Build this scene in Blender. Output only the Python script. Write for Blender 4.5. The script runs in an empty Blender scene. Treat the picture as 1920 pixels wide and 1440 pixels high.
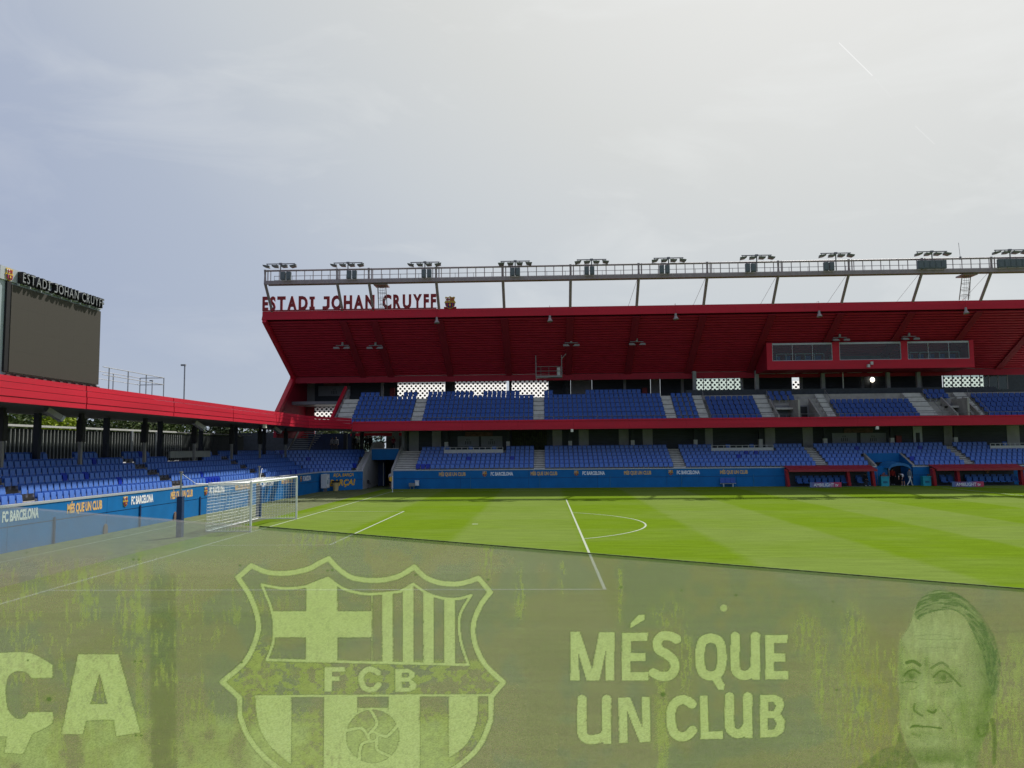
import bpy, bmesh, math, random
import numpy as np
from mathutils import Vector, Matrix
random.seed(7)
S = bpy.context.scene
COL = S.collection
PI = math.pi
# ------------------------------------------------------------------ camera
CAM = Vector((14.7945, -43.738, 4.0951)); YAW, PITCH, ROLL, FPX = 0.0393024, 0.0802348, -0.0089429, 1496.58
def _axes():
    f = Vector((-math.sin(YAW)*math.cos(PITCH), math.cos(YAW)*math.cos(PITCH), math.sin(PITCH)))
    r = Vector((math.cos(YAW), math.sin(YAW), 0)); u = r.cross(f); c, s = math.cos(ROLL), math.sin(ROLL)
    return c*r+s*u, -s*r+c*u, f
AR, AU, AF = _axes()
cd = bpy.data.cameras.new('camera'); cam = bpy.data.objects.new('camera', cd); COL.objects.link(cam)
m = Matrix((AR, AU, -AF)).transposed().to_4x4(); m.translation = CAM; cam.matrix_world = m
cd.sensor_fit = 'HORIZONTAL'; cd.sensor_width = 36; cd.lens = 36*FPX/1920
cd.clip_start = 0.05; cd.clip_end = 6000; S.camera = cam
# ------------------------------------------------------------------ light
SUN_AZ = math.atan2(.46, .89); SUN_EL = math.radians(49)          # azimuth from +Y towards +X
EXPOSURE = 0.55; SUN_STRENGTH = 4.0
w = bpy.data.worlds.new('World'); S.world = w; w.use_nodes = True
def world():
    nt = w.node_tree; N = nt.nodes; L = nt.links; N.clear()
    def nd(t, **k):
        n = N.new(t)
        for a, b in k.items(): setattr(n, a, b)
        return n
    def M(op, a, b=None, clamp=False):
        n = nd('ShaderNodeMath', operation=op, use_clamp=clamp)
        for i, x in enumerate((a, b)):
            if x is None: continue
            if isinstance(x, (int, float)): n.inputs[i].default_value = x
            else: L.new(x, n.inputs[i])
        return n.outputs[0]
    def VM(op, a, b=None):
        n = nd('ShaderNodeVectorMath', operation=op)
        L.new(a, n.inputs[0])
        if b is not None: n.inputs[1].default_value = b
        return n
    out = nd('ShaderNodeOutputWorld')
    sky = nd('ShaderNodeTexSky', sky_type='NISHITA', sun_disc=False, sun_elevation=SUN_EL, sun_rotation=SUN_AZ, dust_density=1.0, air_density=1.0)
    b1 = nd('ShaderNodeBackground'); b1.inputs[1].default_value = 0.05; L.new(VM('MINIMUM', sky.outputs[0], (9, 9, 9)).outputs[0], b1.inputs[0])
    tc = nd('ShaderNodeTexCoord'); D = tc.outputs['Generated']
    sd = (math.sin(SUN_AZ)*math.cos(SUN_EL), math.cos(SUN_AZ)*math.cos(SUN_EL), math.sin(SUN_EL))
    c = VM('DOT_PRODUCT', D, sd).outputs['Value']
    ramp = nd('ShaderNodeValToRGB'); e = ramp.color_ramp.elements
    L.new(M('MULTIPLY_ADD' if False else 'ADD', M('MULTIPLY', c, .5), .5), ramp.inputs[0])
    e[0].position = 0.0; e[0].color = (.225, .272, .385, 1)
    for p, col in ((.60, (.228, .272, .385, 1)), (.735, (.246, .288, .398, 1)), (.80, (.300, .338, .418, 1)), (.865, (.405, .430, .455, 1)), (.92, (.482, .490, .478, 1)), (.965, (.56, .56, .54, 1))):
        x = e.new(p); x.color = col
    e[-1].position = 1; e[-1].color = (.66, .655, .62, 1)
    # haze paler to the horizon
    sep = nd('ShaderNodeSeparateXYZ'); L.new(D, sep.inputs[0])
    hz = M('POWER', M('SUBTRACT', 1, M('ABSOLUTE', sep.outputs[2]), True), 6)
    mx = nd('ShaderNodeMix', data_type='RGBA'); L.new(M('MULTIPLY', hz, .55), mx.inputs[0]); L.new(ramp.outputs[0], mx.inputs[6]); mx.inputs[7].default_value = (.40, .445, .475, 1)
    # thin cloud wisps
    mp = nd('ShaderNodeMapping'); mp.inputs['Scale'].default_value = (2.2, 2.2, 6.5); mp.inputs['Rotation'].default_value = (.25, .2, .3); L.new(D, mp.inputs[0])
    nz = nd('ShaderNodeTexNoise'); nz.inputs['Scale'].default_value = 1.7; nz.inputs['Detail'].default_value = 9; nz.inputs['Roughness'].default_value = .58; nz.inputs['Distortion'].default_value = .55; L.new(mp.outputs[0], nz.inputs[0])
    wisp = M('MULTIPLY', M('SUBTRACT', nz.outputs[0], .50), 2.4, True)
    cb = M('MULTIPLY', M('SUBTRACT', c, .45), 2.6, True)
    wf = M('MULTIPLY', wisp, M('ADD', M('MULTIPLY', cb, .72), .10))
    mx2 = nd('ShaderNodeMix', data_type='RGBA'); L.new(wf, mx2.inputs[0]); L.new(mx.outputs[2], mx2.inputs[6]); mx2.inputs[7].default_value = (.60, .61, .60, 1)
    # vapour trail: a short line between two directions
    def dirp(u, v):
        return (AF + AR*((u-960)/FPX) - AU*((v-720)/FPX)).normalized()
    col = mx2.outputs[2]
    for (a, b, wd, st) in (((1573, 80), (1636, 142), .00062, .6), ((1640, 146), (1672, 184), .0007, .08), ((1716, 236), (1752, 270), .0007, .2)):
        A, B = dirp(*a), dirp(*b); n = A.cross(B).normalized(); mid = (A+B).normalized(); half = math.cos(A.angle(B)/2)
        dd = M('ABSOLUTE', VM('DOT_PRODUCT', D, tuple(n)).outputs['Value'])
        f1 = M('SUBTRACT', 1, M('DIVIDE', dd, wd), True)
        f2 = M('GREATER_THAN', VM('DOT_PRODUCT', D, tuple(mid)).outputs['Value'], half)
        mm = nd('ShaderNodeMix', data_type='RGBA'); L.new(M('MULTIPLY', M('MULTIPLY', f1, f2), st), mm.inputs[0]); L.new(col, mm.inputs[6]); mm.inputs[7].default_value = (.78, .78, .77, 1); col = mm.outputs[2]
    b2 = nd('ShaderNodeBackground'); L.new(col, b2.inputs[0]); b2.inputs[1].default_value = 1.0
    ms = nd('ShaderNodeMixShader'); ms.inputs[0].default_value = .94
    L.new(b1.outputs[0], ms.inputs[1]); L.new(b2.outputs[0], ms.inputs[2]); L.new(ms.outputs[0], out.inputs[0])
world()
sl = bpy.data.lights.new('sun', 'SUN'); sl.energy = SUN_STRENGTH; sl.angle = math.radians(1.0); sl.color = (1, .955, .88)
so = bpy.data.objects.new('sun', sl); COL.objects.link(so)
so.rotation_euler = Vector((math.sin(SUN_AZ)*math.cos(SUN_EL), math.cos(SUN_AZ)*math.cos(SUN_EL), math.sin(SUN_EL))).to_track_quat('Z', 'Y').to_euler()
so.location = (0, 0, 60)
vs = S.view_settings; vs.view_transform = 'Standard'; vs.look = 'None'; vs.exposure = EXPOSURE; vs.gamma = 1; vs.use_curve_mapping = False
S.cycles.transparent_max_bounces = 24; S.cycles.max_bounces = 8
# ------------------------------------------------------------------ helpers
def ray(u, v): return AF + AR*((u-960)/FPX) - AU*((v-720)/FPX)
def atX(u, v, x): d = ray(u, v); return CAM + d*((x-CAM.x)/d.x)
def atY(u, v, y): d = ray(u, v); return CAM + d*((y-CAM.y)/d.y)
def atZ(u, v, z=0): d = ray(u, v); return CAM + d*((z-CAM.z)/d.z)
MATS = {}
def lin(c): return tuple((x/12.92 if x <= .04045 else ((x+.055)/1.055)**2.4) for x in c)
def mat(name, col, rough=.55, var=.12, scale=2.5, metal=0, bump=0, stretch=(1, 1, 1), spec=.4, dirt=None, emit=0):
    if name in MATS: return MATS[name]
    m = bpy.data.materials.new(name); m.use_nodes = True; nt = m.node_tree; N, L = nt.nodes, nt.links
    b = N['Principled BSDF']; b.inputs['Roughness'].default_value = rough; b.inputs['Metallic'].default_value = metal
    b.inputs['Specular IOR Level'].default_value = spec
    tc = N.new('ShaderNodeTexCoord'); mp = N.new('ShaderNodeMapping'); mp.inputs['Scale'].default_value = stretch; L.new(tc.outputs['Object'], mp.inputs[0])
    nz = N.new('ShaderNodeTexNoise'); nz.inputs['Scale'].default_value = scale; nz.inputs['Detail'].default_value = 5; L.new(mp.outputs[0], nz.inputs[0])
    r = N.new('ShaderNodeValToRGB'); L.new(nz.outputs[0], r.inputs[0]); e = r.color_ramp.elements
    e[0].position = .3; e[1].position = .7
    e[0].color = tuple(max(0, x*(1-var)) for x in col)+(1,); e[1].color = tuple(min(1, x*(1+var)) for x in col)+(1,)
    o = r.outputs[0]
    if dirt:
        n2 = N.new('ShaderNodeTexNoise'); n2.inputs['Scale'].default_value = dirt[1]; n2.inputs['Detail'].default_value = 8; n2.inputs['Roughness'].default_value = .7
        mp2 = N.new('ShaderNodeMapping'); mp2.inputs['Scale'].default_value = (1, 1, .35); L.new(tc.outputs['Object'], mp2.inputs[0]); L.new(mp2.outputs[0], n2.inputs[0])
        r2 = N.new('ShaderNodeMapRange'); r2.inputs[1].default_value = .52; r2.inputs[2].default_value = .75; r2.inputs[4].default_value = dirt[2]; L.new(n2.outputs[0], r2.inputs[0])
        mx = N.new('ShaderNodeMix'); mx.data_type = 'RGBA'; L.new(r2.outputs[0], mx.inputs[0]); L.new(o, mx.inputs[6]); mx.inputs[7].default_value = tuple(dirt[0])+(1,); o = mx.outputs[2]
    L.new(o, b.inputs['Base Color'])
    if bump:
        bp = N.new('ShaderNodeBump'); bp.inputs['Strength'].default_value = bump; bp.inputs['Distance'].default_value = .02; L.new(nz.outputs[0], bp.inputs['Height']); L.new(bp.outputs[0], b.inputs['Normal'])
    if emit:
        L.new(o, b.inputs['Emission Color']); b.inputs['Emission Strength'].default_value = emit
    MATS[name] = m; return m
RED = mat('red_cladding', (.56, .016, .040), .5, .10, 1.2, stretch=(.15, .15, 2), dirt=((.42, .03, .05), .8, .35), spec=.25)
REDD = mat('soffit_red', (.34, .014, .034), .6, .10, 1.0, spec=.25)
REDK = mat('soffit_backing', (.085, .006, .014), .7, .1, 1.0, spec=.2)  # roof body, darkened to paint in the shade between soffit slats
REDS = mat('sign_red', (.28, .016, .022), .5, .08, 3)
BLUE = mat('blue_wall_paint', (.002, .142, .40), .55, .10, 1.1, dirt=((.012, .16, .40), 1.3, .5), spec=.25)
SEAT = mat('seat_blue', (.018, .080, .36), .42, .12, 9, spec=.45, dirt=((.06, .11, .30), 5, .4))
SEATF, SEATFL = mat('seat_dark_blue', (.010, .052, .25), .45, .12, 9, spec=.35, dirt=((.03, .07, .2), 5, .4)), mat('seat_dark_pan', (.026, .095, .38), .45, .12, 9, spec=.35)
SEATL = mat('seat_pan_blue', (.080, .190, .57), .42, .10, 9, spec=.45, dirt=((.16, .22, .44), 6, .5))
SEATU = mat('bucket_blue', (.012, .058, .26), .45, .12, 9, spec=.4)
BRK = mat('seat_bracket', (.30, .32, .40), .5)
SEATN = mat('newer_seat_blue', (.003, .030, .38), .4, .08, 9, spec=.4)
CONC = mat('concrete', (.36, .34, .30), .85, .16, 1.8, bump=.3, dirt=((.17, .16, .15), 1.4, .6), spec=.15)
CONL = mat('pale_concrete', (.56, .54, .49), .8, .1, 2, bump=.2, dirt=((.3, .28, .25), 1.4, .5), spec=.2)
GREYP = mat('grey_panel', (.26, .268, .27), .6, .1, 2)
GREYM = mat('mid_grey_steel', (.21, .205, .21), .5, .1, 3, metal=.2)
STEEL = mat('galvanised_steel', (.30, .31, .33), .42, .1, 6, metal=.55)
MASTM = mat('mauve_grey_steel', (.31, .25, .255), .5, .1, 3)
DARK = mat('dark_cladding', (.050, .060, .072), .6, .25, 3, stretch=(.3, .3, 4), spec=.3)
DARKP = mat('charcoal_panel', (.045, .054, .062), .55, .2, 3, spec=.3)
BLACK = mat('black_plastic', (.010, .010, .012), .5, .1, 4)
WHITE = mat('white_paint', (.78, .79, .80), .4, .04, 4, dirt=((.55, .55, .53), 3, .4))
OFFW = mat('off_white', (.60, .61, .60), .5, .05, 4)
PGREY = mat('pale_grey_metal', (.44, .47, .50), .4, .06, 3, metal=.15)
YEL = mat('bright_yellow', (.75, .43, .03), .5, .06, 4)
ORANGE = mat('lettering_orange', (.74, .46, .17), .6, .10, 9, dirt=((.40, .28, .15), 9, .5))
LWHITE = mat('lettering_white', (.86, .87, .89), .6, .06, 9, dirt=((.3, .42, .55), 12, .5))
GOLD = mat('crest_gold', (.62, .40, .04), .5, .08, 9)
CRED = mat('crest_red', (.40, .03, .05), .5, .08, 9)
CBLUE = mat('crest_blue', (.015, .03, .17), .5, .08, 9)
SCREEN = mat('led_screen', (.055, .050, .042), .75, .06, 40, bump=.15, spec=.2)
NETM = mat('net_cord', (.82, .83, .84), .6, .03, 5)
PAD = mat('navy_padding', (.010, .035, .115), .5, .15, 3, spec=.4)
CYAN = mat('turquoise_plastic', (.015, .33, .42), .45, .08, 4)
SKIN = mat('skin', (.42, .22, .15), .6, .05, 8); HAIR = mat('dark_hair', (.018, .013, .010), .7, .1, 20)
def cloth(n, c): return mat('cloth_'+n, c, .85, .12, 14, bump=.2, spec=.1)
def glass_mat(name, col, tr=.6, gl=.12):
    m = bpy.data.materials.new(name); m.use_nodes = True; N, L = m.node_tree.nodes, m.node_tree.links; N.clear()
    o = N.new('ShaderNodeOutputMaterial'); t = N.new('ShaderNodeBsdfTransparent'); d = N.new('ShaderNodeBsdfDiffuse'); g = N.new('ShaderNodeBsdfGlossy')
    nz = N.new('ShaderNodeTexNoise'); nz.inputs['Scale'].default_value = 2
    r = N.new('ShaderNodeValToRGB'); L.new(nz.outputs[0], r.inputs[0]); r.color_ramp.elements[0].color = tuple(x*.85 for x in col)+(1,); r.color_ramp.elements[1].color = tuple(col)+(1,)
    L.new(r.outputs[0], d.inputs[0]); t.inputs[0].default_value = (.85, .93, .9, 1); g.inputs['Roughness'].default_value = .05
    a = N.new('ShaderNodeMixShader'); a.inputs[0].default_value = 1-tr; L.new(t.outputs[0], a.inputs[1]); L.new(d.outputs[0], a.inputs[2])
    b = N.new('ShaderNodeMixShader'); b.inputs[0].default_value = gl; L.new(a.outputs[0], b.inputs[1]); L.new(g.outputs[0], b.inputs[2]); L.new(b.outputs[0], o.inputs[0])
    MATS[name] = m; return m
GLASS = glass_mat('window_glass', (.02, .035, .035), .88, .03)
CLEAR = glass_mat('clear_glass', (.5, .55, .55), .93, .03)

class MB:
    def __init__(s): s.v = []; s.f = []; s.mi = []; s.mats = []
    def _m(s, mt):
        if mt is None: return 0
        if mt not in s.mats: s.mats.append(mt)
        return s.mats.index(mt)
    def add(s, vs, fs, mt=None):
        o = len(s.v); k = s._m(mt); s.v += [tuple(x) for x in vs]
        for f in fs: s.f.append(tuple(i+o for i in f)); s.mi.append(k)
        return s
    def box(s, x0, x1, y0, y1, z0, z1, mt=None):
        v = [(x0, y0, z0), (x1, y0, z0), (x1, y1, z0), (x0, y1, z0), (x0, y0, z1), (x1, y0, z1), (x1, y1, z1), (x0, y1, z1)]
        return s.add(v, [(0, 3, 2, 1), (4, 5, 6, 7), (0, 1, 5, 4), (1, 2, 6, 5), (2, 3, 7, 6), (3, 0, 4, 7)], mt)
    def obox(s, a, b, w, h, mt=None, up=(0, 0, 1)):
        """box beam from a to b, section w (sideways) x h (along up)"""
        a, b = Vector(a), Vector(b); d = (b-a).normalized(); u = Vector(up)
        if abs(d.dot(u)) > .99: u = Vector((0, 1, 0))
        r = d.cross(u).normalized()*w/2; u = r.cross(d).normalized()*h/2
        v = [a-r-u, a+r-u, a+r+u, a-r+u, b-r-u, b+r-u, b+r+u, b-r+u]
        return s.add(v, [(0, 1, 2, 3), (7, 6, 5, 4), (0, 4, 5, 1), (1, 5, 6, 2), (2, 6, 7, 3), (3, 7, 4, 0)], mt)
    def tube(s, pts, r, n=6, mt=None, cap=True):
        P = [Vector(p) for p in pts]; R = r if isinstance(r, (list, tuple)) else [r]*len(P); rings = []
        o = []
        for i, p in enumerate(P):
            d = (P[min(i+1, len(P)-1)]-P[max(i-1, 0)]).normalized(); ref = Vector((0, 0, 1)) if abs(d.z) < .9 else Vector((1, 0, 0))
            x = d.cross(ref).normalized(); y = d.cross(x).normalized()
            for k in range(n):
                a = 2*PI*k/n; o.append(p+(x*math.cos(a)+y*math.sin(a))*R[i])
        f = []
        for i in range(len(P)-1):
            for k in range(n):
                f.append((i*n+k, i*n+(k+1) % n, (i+1)*n+(k+1) % n, (i+1)*n+k))
        if cap: f.append(tuple(range(n-1, -1, -1))); f.append(tuple(range((len(P)-1)*n, len(P)*n)))
        return s.add(o, f, mt)
    def prism(s, poly, d, mt=None, org=(0, 0, 0), ex=(1, 0, 0), ey=(0, 0, 1)):
        """poly in the plane (ex,ey) at org, extruded by the vector d"""
        O, X, Y, D = Vector(org), Vector(ex), Vector(ey), Vector(d); n = len(poly)
        a = [O+X*p[0]+Y*p[1] for p in poly]; b = [p+D for p in a]
        f = [tuple(range(n)), tuple(range(2*n-1, n-1, -1))]+[(i, n+i, n+(i+1) % n, (i+1) % n) for i in range(n)]
        return s.add(a+b, f, mt)
    def mesh(s, name, mt=None):
        me = bpy.data.meshes.new(name); me.from_pydata(s.v, [], s.f)
        ms = s.mats or [mt]
        for x in ms: me.materials.append(x)
        if s.mats: me.polygons.foreach_set('material_index', s.mi)
        me.update(); return me
    def build(s, name, mt=None, parent=None):
        """mesh kept in the coordinates of its parent"""
        me = s.mesh(name, mt); fixn(me)
        o = bpy.data.objects.new(name, me); COL.objects.link(o)
        if parent is not None: o.parent = parent
        return o
def fixn(me):
    bm = bmesh.new(); bm.from_mesh(me); bmesh.ops.recalc_face_normals(bm, faces=bm.faces); bm.to_mesh(me); bm.free()
def tag(o, label=None, cat=None, group=None, kind=None):
    if label: o['label'] = label
    if cat: o['category'] = cat
    if group: o['group'] = group
    if kind: o['kind'] = kind
    return o
def empty(name, loc, label, cat, group=None):
    o = bpy.data.objects.new(name, None); o.location = loc; o.empty_display_size = .2; COL.objects.link(o); return tag(o, label, cat, group)
def root_of(o):
    while o.parent is not None: o = o.parent
    return o
def part(mb, name, mt, parent, label=None, kind=None):
    """mb given in world coordinates, parent chain unrotated"""
    me = mb.mesh(name, mt); fixn(me)
    o = bpy.data.objects.new(name, me); COL.objects.link(o)
    if parent is not None:
        o.parent = parent; me.transform(Matrix.Translation(-Vector(root_of(parent).location)))
    return tag(o, label, None, None, kind)
def copy_tree(o, parent=None):
    c = o.copy(); COL.objects.link(c)
    if parent is not None: c.parent = parent
    for ch in o.children: copy_tree(ch, c)
    return c
def shared(name, me, parent, loc, rz=0):
    o = bpy.data.objects.new(name, me); COL.objects.link(o); o.parent = parent
    root = parent
    o.location = Vector(loc)-Vector(root.location); o.rotation_euler.z = rz; return o
def struct(mb, name, mt): return tag(part(mb, name, mt, None), kind='structure')

# text as mesh: returns (verts, faces) in a plane, centred, of given width/height
def text_geo(txt, off=.0, shear=0):
    t = .13+off*1.2
    if txt == 'I' and off > -1:    # slab-serif I and hooked J as on the stadium sign
        w_ = .36; return [(0, 0), (w_, 0), (w_, t*.8), (w_/2+t/2, t*.8), (w_/2+t/2, .69-t*.8), (w_, .69-t*.8), (w_, .69), (0, .69), (0, .69-t*.8), (w_/2-t/2, .69-t*.8), (w_/2-t/2, t*.8), (0, t*.8)], [tuple(range(12))]
    if txt == 'J':
        return [(0, 0), (.30, 0), (.42, .04), (.48, .14), (.48, .69), (.08, .69), (.08, .69-t*.85), (.48-t, .69-t*.85), (.48-t, t*.85+.05), (.44-t, t*.85), (0, t*.85)], [tuple(range(11))]
    cu = bpy.data.curves.new('t', 'FONT'); cu.body = txt; cu.align_x = 'LEFT'; cu.offset = off; cu.shear = shear; cu.resolution_u = 3
    ob = bpy.data.objects.new('t', cu); COL.objects.link(ob)
    dg = bpy.context.evaluated_depsgraph_get(); me = bpy.data.meshes.new_from_object(ob.evaluated_get(dg))
    vs = [tuple(v.co)[:2] for v in me.vertices]; fs = [tuple(p.vertices) for p in me.polygons]
    bpy.data.objects.remove(ob); bpy.data.curves.remove(cu); bpy.data.meshes.remove(me)
    return vs, fs
def text_on(mb, txt, c0, c1, h, ex, ey, nrm, depth, mt, off=.02, shear=0, zc=None):
    """text from c0 to c1 (left/right centre points), cap height h, standing proud by depth along nrm"""
    vs, fs = text_geo(txt, off, shear); xs = [v[0] for v in vs]; cap = .69
    x0, x1 = min(xs), max(xs); c0, c1 = Vector(c0), Vector(c1); N = Vector(nrm); EY = Vector(ey)
    P = [c0+(c1-c0)*((v[0]-x0)/(x1-x0))+EY*((v[1]/cap-.5)*h) for v in vs]
    n = len(P); mb.add([p+N*depth for p in P], fs, mt)
    if depth > .03:   # side walls for solid letters
        from collections import Counter
        ed = Counter()
        for f in fs:
            for a, b in zip(f, f[1:]+f[:1]): ed[tuple(sorted((a, b)))] += 1
        be = [e for e, k in ed.items() if k == 1]
        mb.add([p+N*depth for p in P]+P, [(a, b, b+n, a+n) for a, b in be], mt)
        mb.add(P, fs, mt)
    return mb
# club crest: outline and fields in a unit box (x -.5...5, z -.5...5)
CR = [(-.44, .40), (-.37, .46), (-.17, .41), (0, .50), (.17, .41), (.37, .46), (.44, .40), (.36, .20), (.50, 0), (.44, -.08), (.41, -.24), (.26, -.40), (0, -.50), (-.26, -.40), (-.41, -.24), (-.44, -.08), (-.50, 0), (-.36, .20)]
def crest(mb, c, w, h, ex, nrm, t=.01):
    C, X, N = Vector(c), Vector(ex), Vector(nrm); Z = Vector((0, 0, 1))
    def fld(poly, mt, lv, sc=1.0):
        q = [(p[0]*w*sc, p[1]*h*sc) for p in poly]; mb.prism(q, N*(t*.5), mt, C+N*t*lv, X, Z)
    mb.prism([(p[0]*w, p[1]*h) for p in CR], N*t, GOLD, C, X, Z)
    fld([(-.38, .37), (-.18, .355), (-.01, .43), (-.01, .11), (-.37, .11), (-.31, .2)], WHITE, 1.0)
    fld([(-.23, .36), (-.15, .37), (-.15, .11), (-.23, .11)], CRED, 1.6); fld([(-.33, .26), (-.01, .26), (-.01, .20), (-.31, .20)], CRED, 1.6)
    for k in range(3): x = .045+k*.11; fld([(x, .37), (x+.05, .37), (x+.05, .11), (x, .11)], CRED, 1.0)
    lo = [(-.40, -.03), (.40, -.03), (.38, -.22), (.24, -.36), (0, -.45), (-.24, -.36), (-.38, -.22)]
    fld(lo, CBLUE, 1.0)
    for x in (-.24, 0, .24): b = -.34 if x else -.43; fld([(x-.055, -.03), (x+.055, -.03), (x+.055, b), (x-.055, b)], CRED, 1.6)
    fld([(.10*math.cos(a*PI/4), -.2+.1*math.sin(a*PI/4)) for a in range(8)], GOLD, 2.2)
    return mb
# ================================================================== SETTING
def grass_mat():
    m = bpy.data.materials.new('mown_grass'); m.use_nodes = True; nt = m.node_tree; N, L = nt.nodes, nt.links; b = N['Principled BSDF']
    def nd(t, **k):
        n = N.new(t)
        for a, c in k.items(): setattr(n, a, c)
        return n
    def M(op, a, bb=None, clamp=False):
        n = nd('ShaderNodeMath', operation=op, use_clamp=clamp)
        for i, x in enumerate((a, bb)):
            if x is None: continue
            if isinstance(x, (int, float)): n.inputs[i].default_value = x
            else: L.new(x, n.inputs[i])
        return n.outputs[0]
    tc = nd('ShaderNodeTexCoord'); P = tc.outputs['Object']
    wob = nd('ShaderNodeTexNoise'); wob.inputs['Scale'].default_value = .8; wob.inputs['Detail'].default_value = 3; L.new(P, wob.inputs[0])
    s = nd('ShaderNodeSeparateXYZ'); L.new(P, s.inputs[0])
    def stripe(ax, per, off, soft, amp):
        x = M('ADD', s.outputs[ax], M('MULTIPLY', M('SUBTRACT', wob.outputs[0], .5), amp))
        v = M('SINE', M('MULTIPLY', M('ADD', x, off), PI/per))
        return M('ADD', M('MULTIPLY', v, soft, False), .5, True)
    sx = stripe(0, 5.75, -16.4, 4, .5); sy = stripe(1, 5.5, 2.75, 2.2, .9)
    f = M('ADD', M('MULTIPLY', sx, .74), M('MULTIPLY', sy, .26), True)      # 1 = saturated, 0 = paler
    n1 = nd('ShaderNodeTexNoise'); n1.inputs['Scale'].default_value = .35; n1.inputs['Detail'].default_value = 6; L.new(P, n1.inputs[0])
    f = M('ADD', f, M('MULTIPLY', M('SUBTRACT', n1.outputs[0], .5), .9), True)
    mx = nd('ShaderNodeMix', data_type='RGBA'); L.new(f, mx.inputs[0]); mx.inputs[6].default_value = (.124, .176, .036, 1); mx.inputs[7].default_value = (.100, .162, .010, 1)
    # blade-scale grain, stretched
    mp = nd('ShaderNodeMapping'); mp.inputs['Scale'].default_value = (2.2, 9, 1); L.new(P, mp.inputs[0])
    n2 = nd('ShaderNodeTexNoise'); n2.inputs['Scale'].default_value = 3.5; n2.inputs['Detail'].default_value = 8; n2.inputs['Roughness'].default_value = .75; L.new(mp.outputs[0], n2.inputs[0])
    n3 = nd('ShaderNodeTexNoise'); n3.inputs['Scale'].default_value = 26; n3.inputs['Detail'].default_value = 5; n3.inputs['Roughness'].default_value = .8; L.new(P, n3.inputs[0])
    g = M('ADD', M('MULTIPLY', n2.outputs[0], .85), M('MULTIPLY', n3.outputs[0], .8))
    mp5 = nd('ShaderNodeMapping'); mp5.inputs['Scale'].default_value = (.30, 1.7, 1); L.new(P, mp5.inputs[0])
    n5 = nd('ShaderNodeTexNoise'); n5.inputs['Scale'].default_value = 1.6; n5.inputs['Detail'].default_value = 7; n5.inputs['Roughness'].default_value = .72; L.new(mp5.outputs[0], n5.inputs[0])
    g = M('ADD', M('ADD', g, M('MULTIPLY', n5.outputs[0], .9)), -.26)
    mm = nd('ShaderNodeVectorMath', operation='SCALE'); L.new(mx.outputs[2], mm.inputs[0]); L.new(g, mm.inputs['Scale'])
    # worn yellowish patches
    n4 = nd('ShaderNodeTexNoise'); n4.inputs['Scale'].default_value = .9; n4.inputs['Detail'].default_value = 9; n4.inputs['Roughness'].default_value = .7; L.new(P, n4.inputs[0])
    r4 = nd('ShaderNodeMapRange'); r4.inputs[1].default_value = .60; r4.inputs[2].default_value = .78; r4.inputs[4].default_value = .22; L.new(n4.outputs[0], r4.inputs[0])
    mz = nd('ShaderNodeMix', data_type='RGBA'); L.new(r4.outputs[0], mz.inputs[0]); L.new(mm.outputs[0], mz.inputs[6]); mz.inputs[7].default_value = (.16, .18, .05, 1)
    L.new(mz.outputs[2], b.inputs['Base Color']); b.inputs['Roughness'].default_value = 1; b.inputs['Specular IOR Level'].default_value = .0
    bp = nd('ShaderNodeBump'); bp.inputs['Strength'].default_value = .5; bp.inputs['Distance'].default_value = .03; L.new(n3.outputs[0], bp.inputs['Height']); L.new(bp.outputs[0], b.inputs['Normal'])
    return m
GRASS = grass_mat()
TURF = mat('margin_turf', (.105, .125, .055), .9, .22, 1.3, stretch=(2, 1, 1), bump=.3, dirt=((.14, .14, .10), .6, .6), spec=.1)
ASPH = mat('asphalt', (.06, .06, .062), .9, .2, 3, bump=.3)
LINE = mat('line_paint', (.32, .36, .28), .8, .12, 6, dirt=((.30, .36, .16), 5, .55), spec=.1)
struct(MB().box(-900, 1000, -900, 1200, -.6, -.012), 'ground', ASPH)
struct(MB().add([(-1.8, -38.8, 0), (106.8, -38.8, 0), (106.8, 38.8, 0), (-1.8, 38.8, 0)], [(0, 1, 2, 3)]), 'pitch', GRASS)
struct(MB().add([(-7.3, -60, -.004), (-1.8, -60, -.004), (-1.8, 60, -.004), (-7.3, 60, -.004)], [(0, 1, 2, 3)]), 'turf_margin', TURF)
pm_ = MB(); LW = .095; ZL = .005
def seg(x0, y0, x1, y1, wd=LW, z=ZL):
    a, b = Vector((x0, y0, 0)), Vector((x1, y1, 0)); d = (b-a).normalized(); n = Vector((-d.y, d.x, 0))*wd/2
    pm_.add([(p.x, p.y, z) for p in (a-n, b-n, b+n, a+n)], [(0, 1, 2, 3)])
seg(0, -34, 0, 34)
for q in ((5.5, 9.16), (16.5, 20.16)):
    seg(q[0], -q[1]-.06, q[0], q[1]+.06, z=.006)
    for s in (-1, 1): seg(.06, s*q[1], q[0]-.06, s*q[1])
for s in (-1, 1): seg(-.06, s*34.06, 105, s*34.06, z=.0055)
seg(52.5, -34, 52.5, 34, z=.006)
seg(-5.6, -55, -5.6, 29, .07); seg(-5.6, 29, -4.2, 33.2, .07)
def arc(cx, cy, r, a0, a1, n, z=.0065):
    P = []
    for i in range(n+1):
        a = a0+(a1-a0)*i/n; P.append((cx+(r-LW/2)*math.cos(a), cy+(r-LW/2)*math.sin(a), z)); P.append((cx+(r+LW/2)*math.cos(a), cy+(r+LW/2)*math.sin(a), z))
    pm_.add(P, [(2*i, 2*i+1, 2*i+3, 2*i+2) for i in range(n)])
aa = math.acos(5.5/9.15); arc(11, 0, 9.15, -aa, aa, 40); arc(52.5, 0, 9.15, 0, 2*PI, 80, .007); arc(0, 34, 1, -PI/2, 0, 10, .007)
seg(10.85, 0, 11.15, 0, .25)
struct(pm_, 'pitch_markings', LINE)

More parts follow.
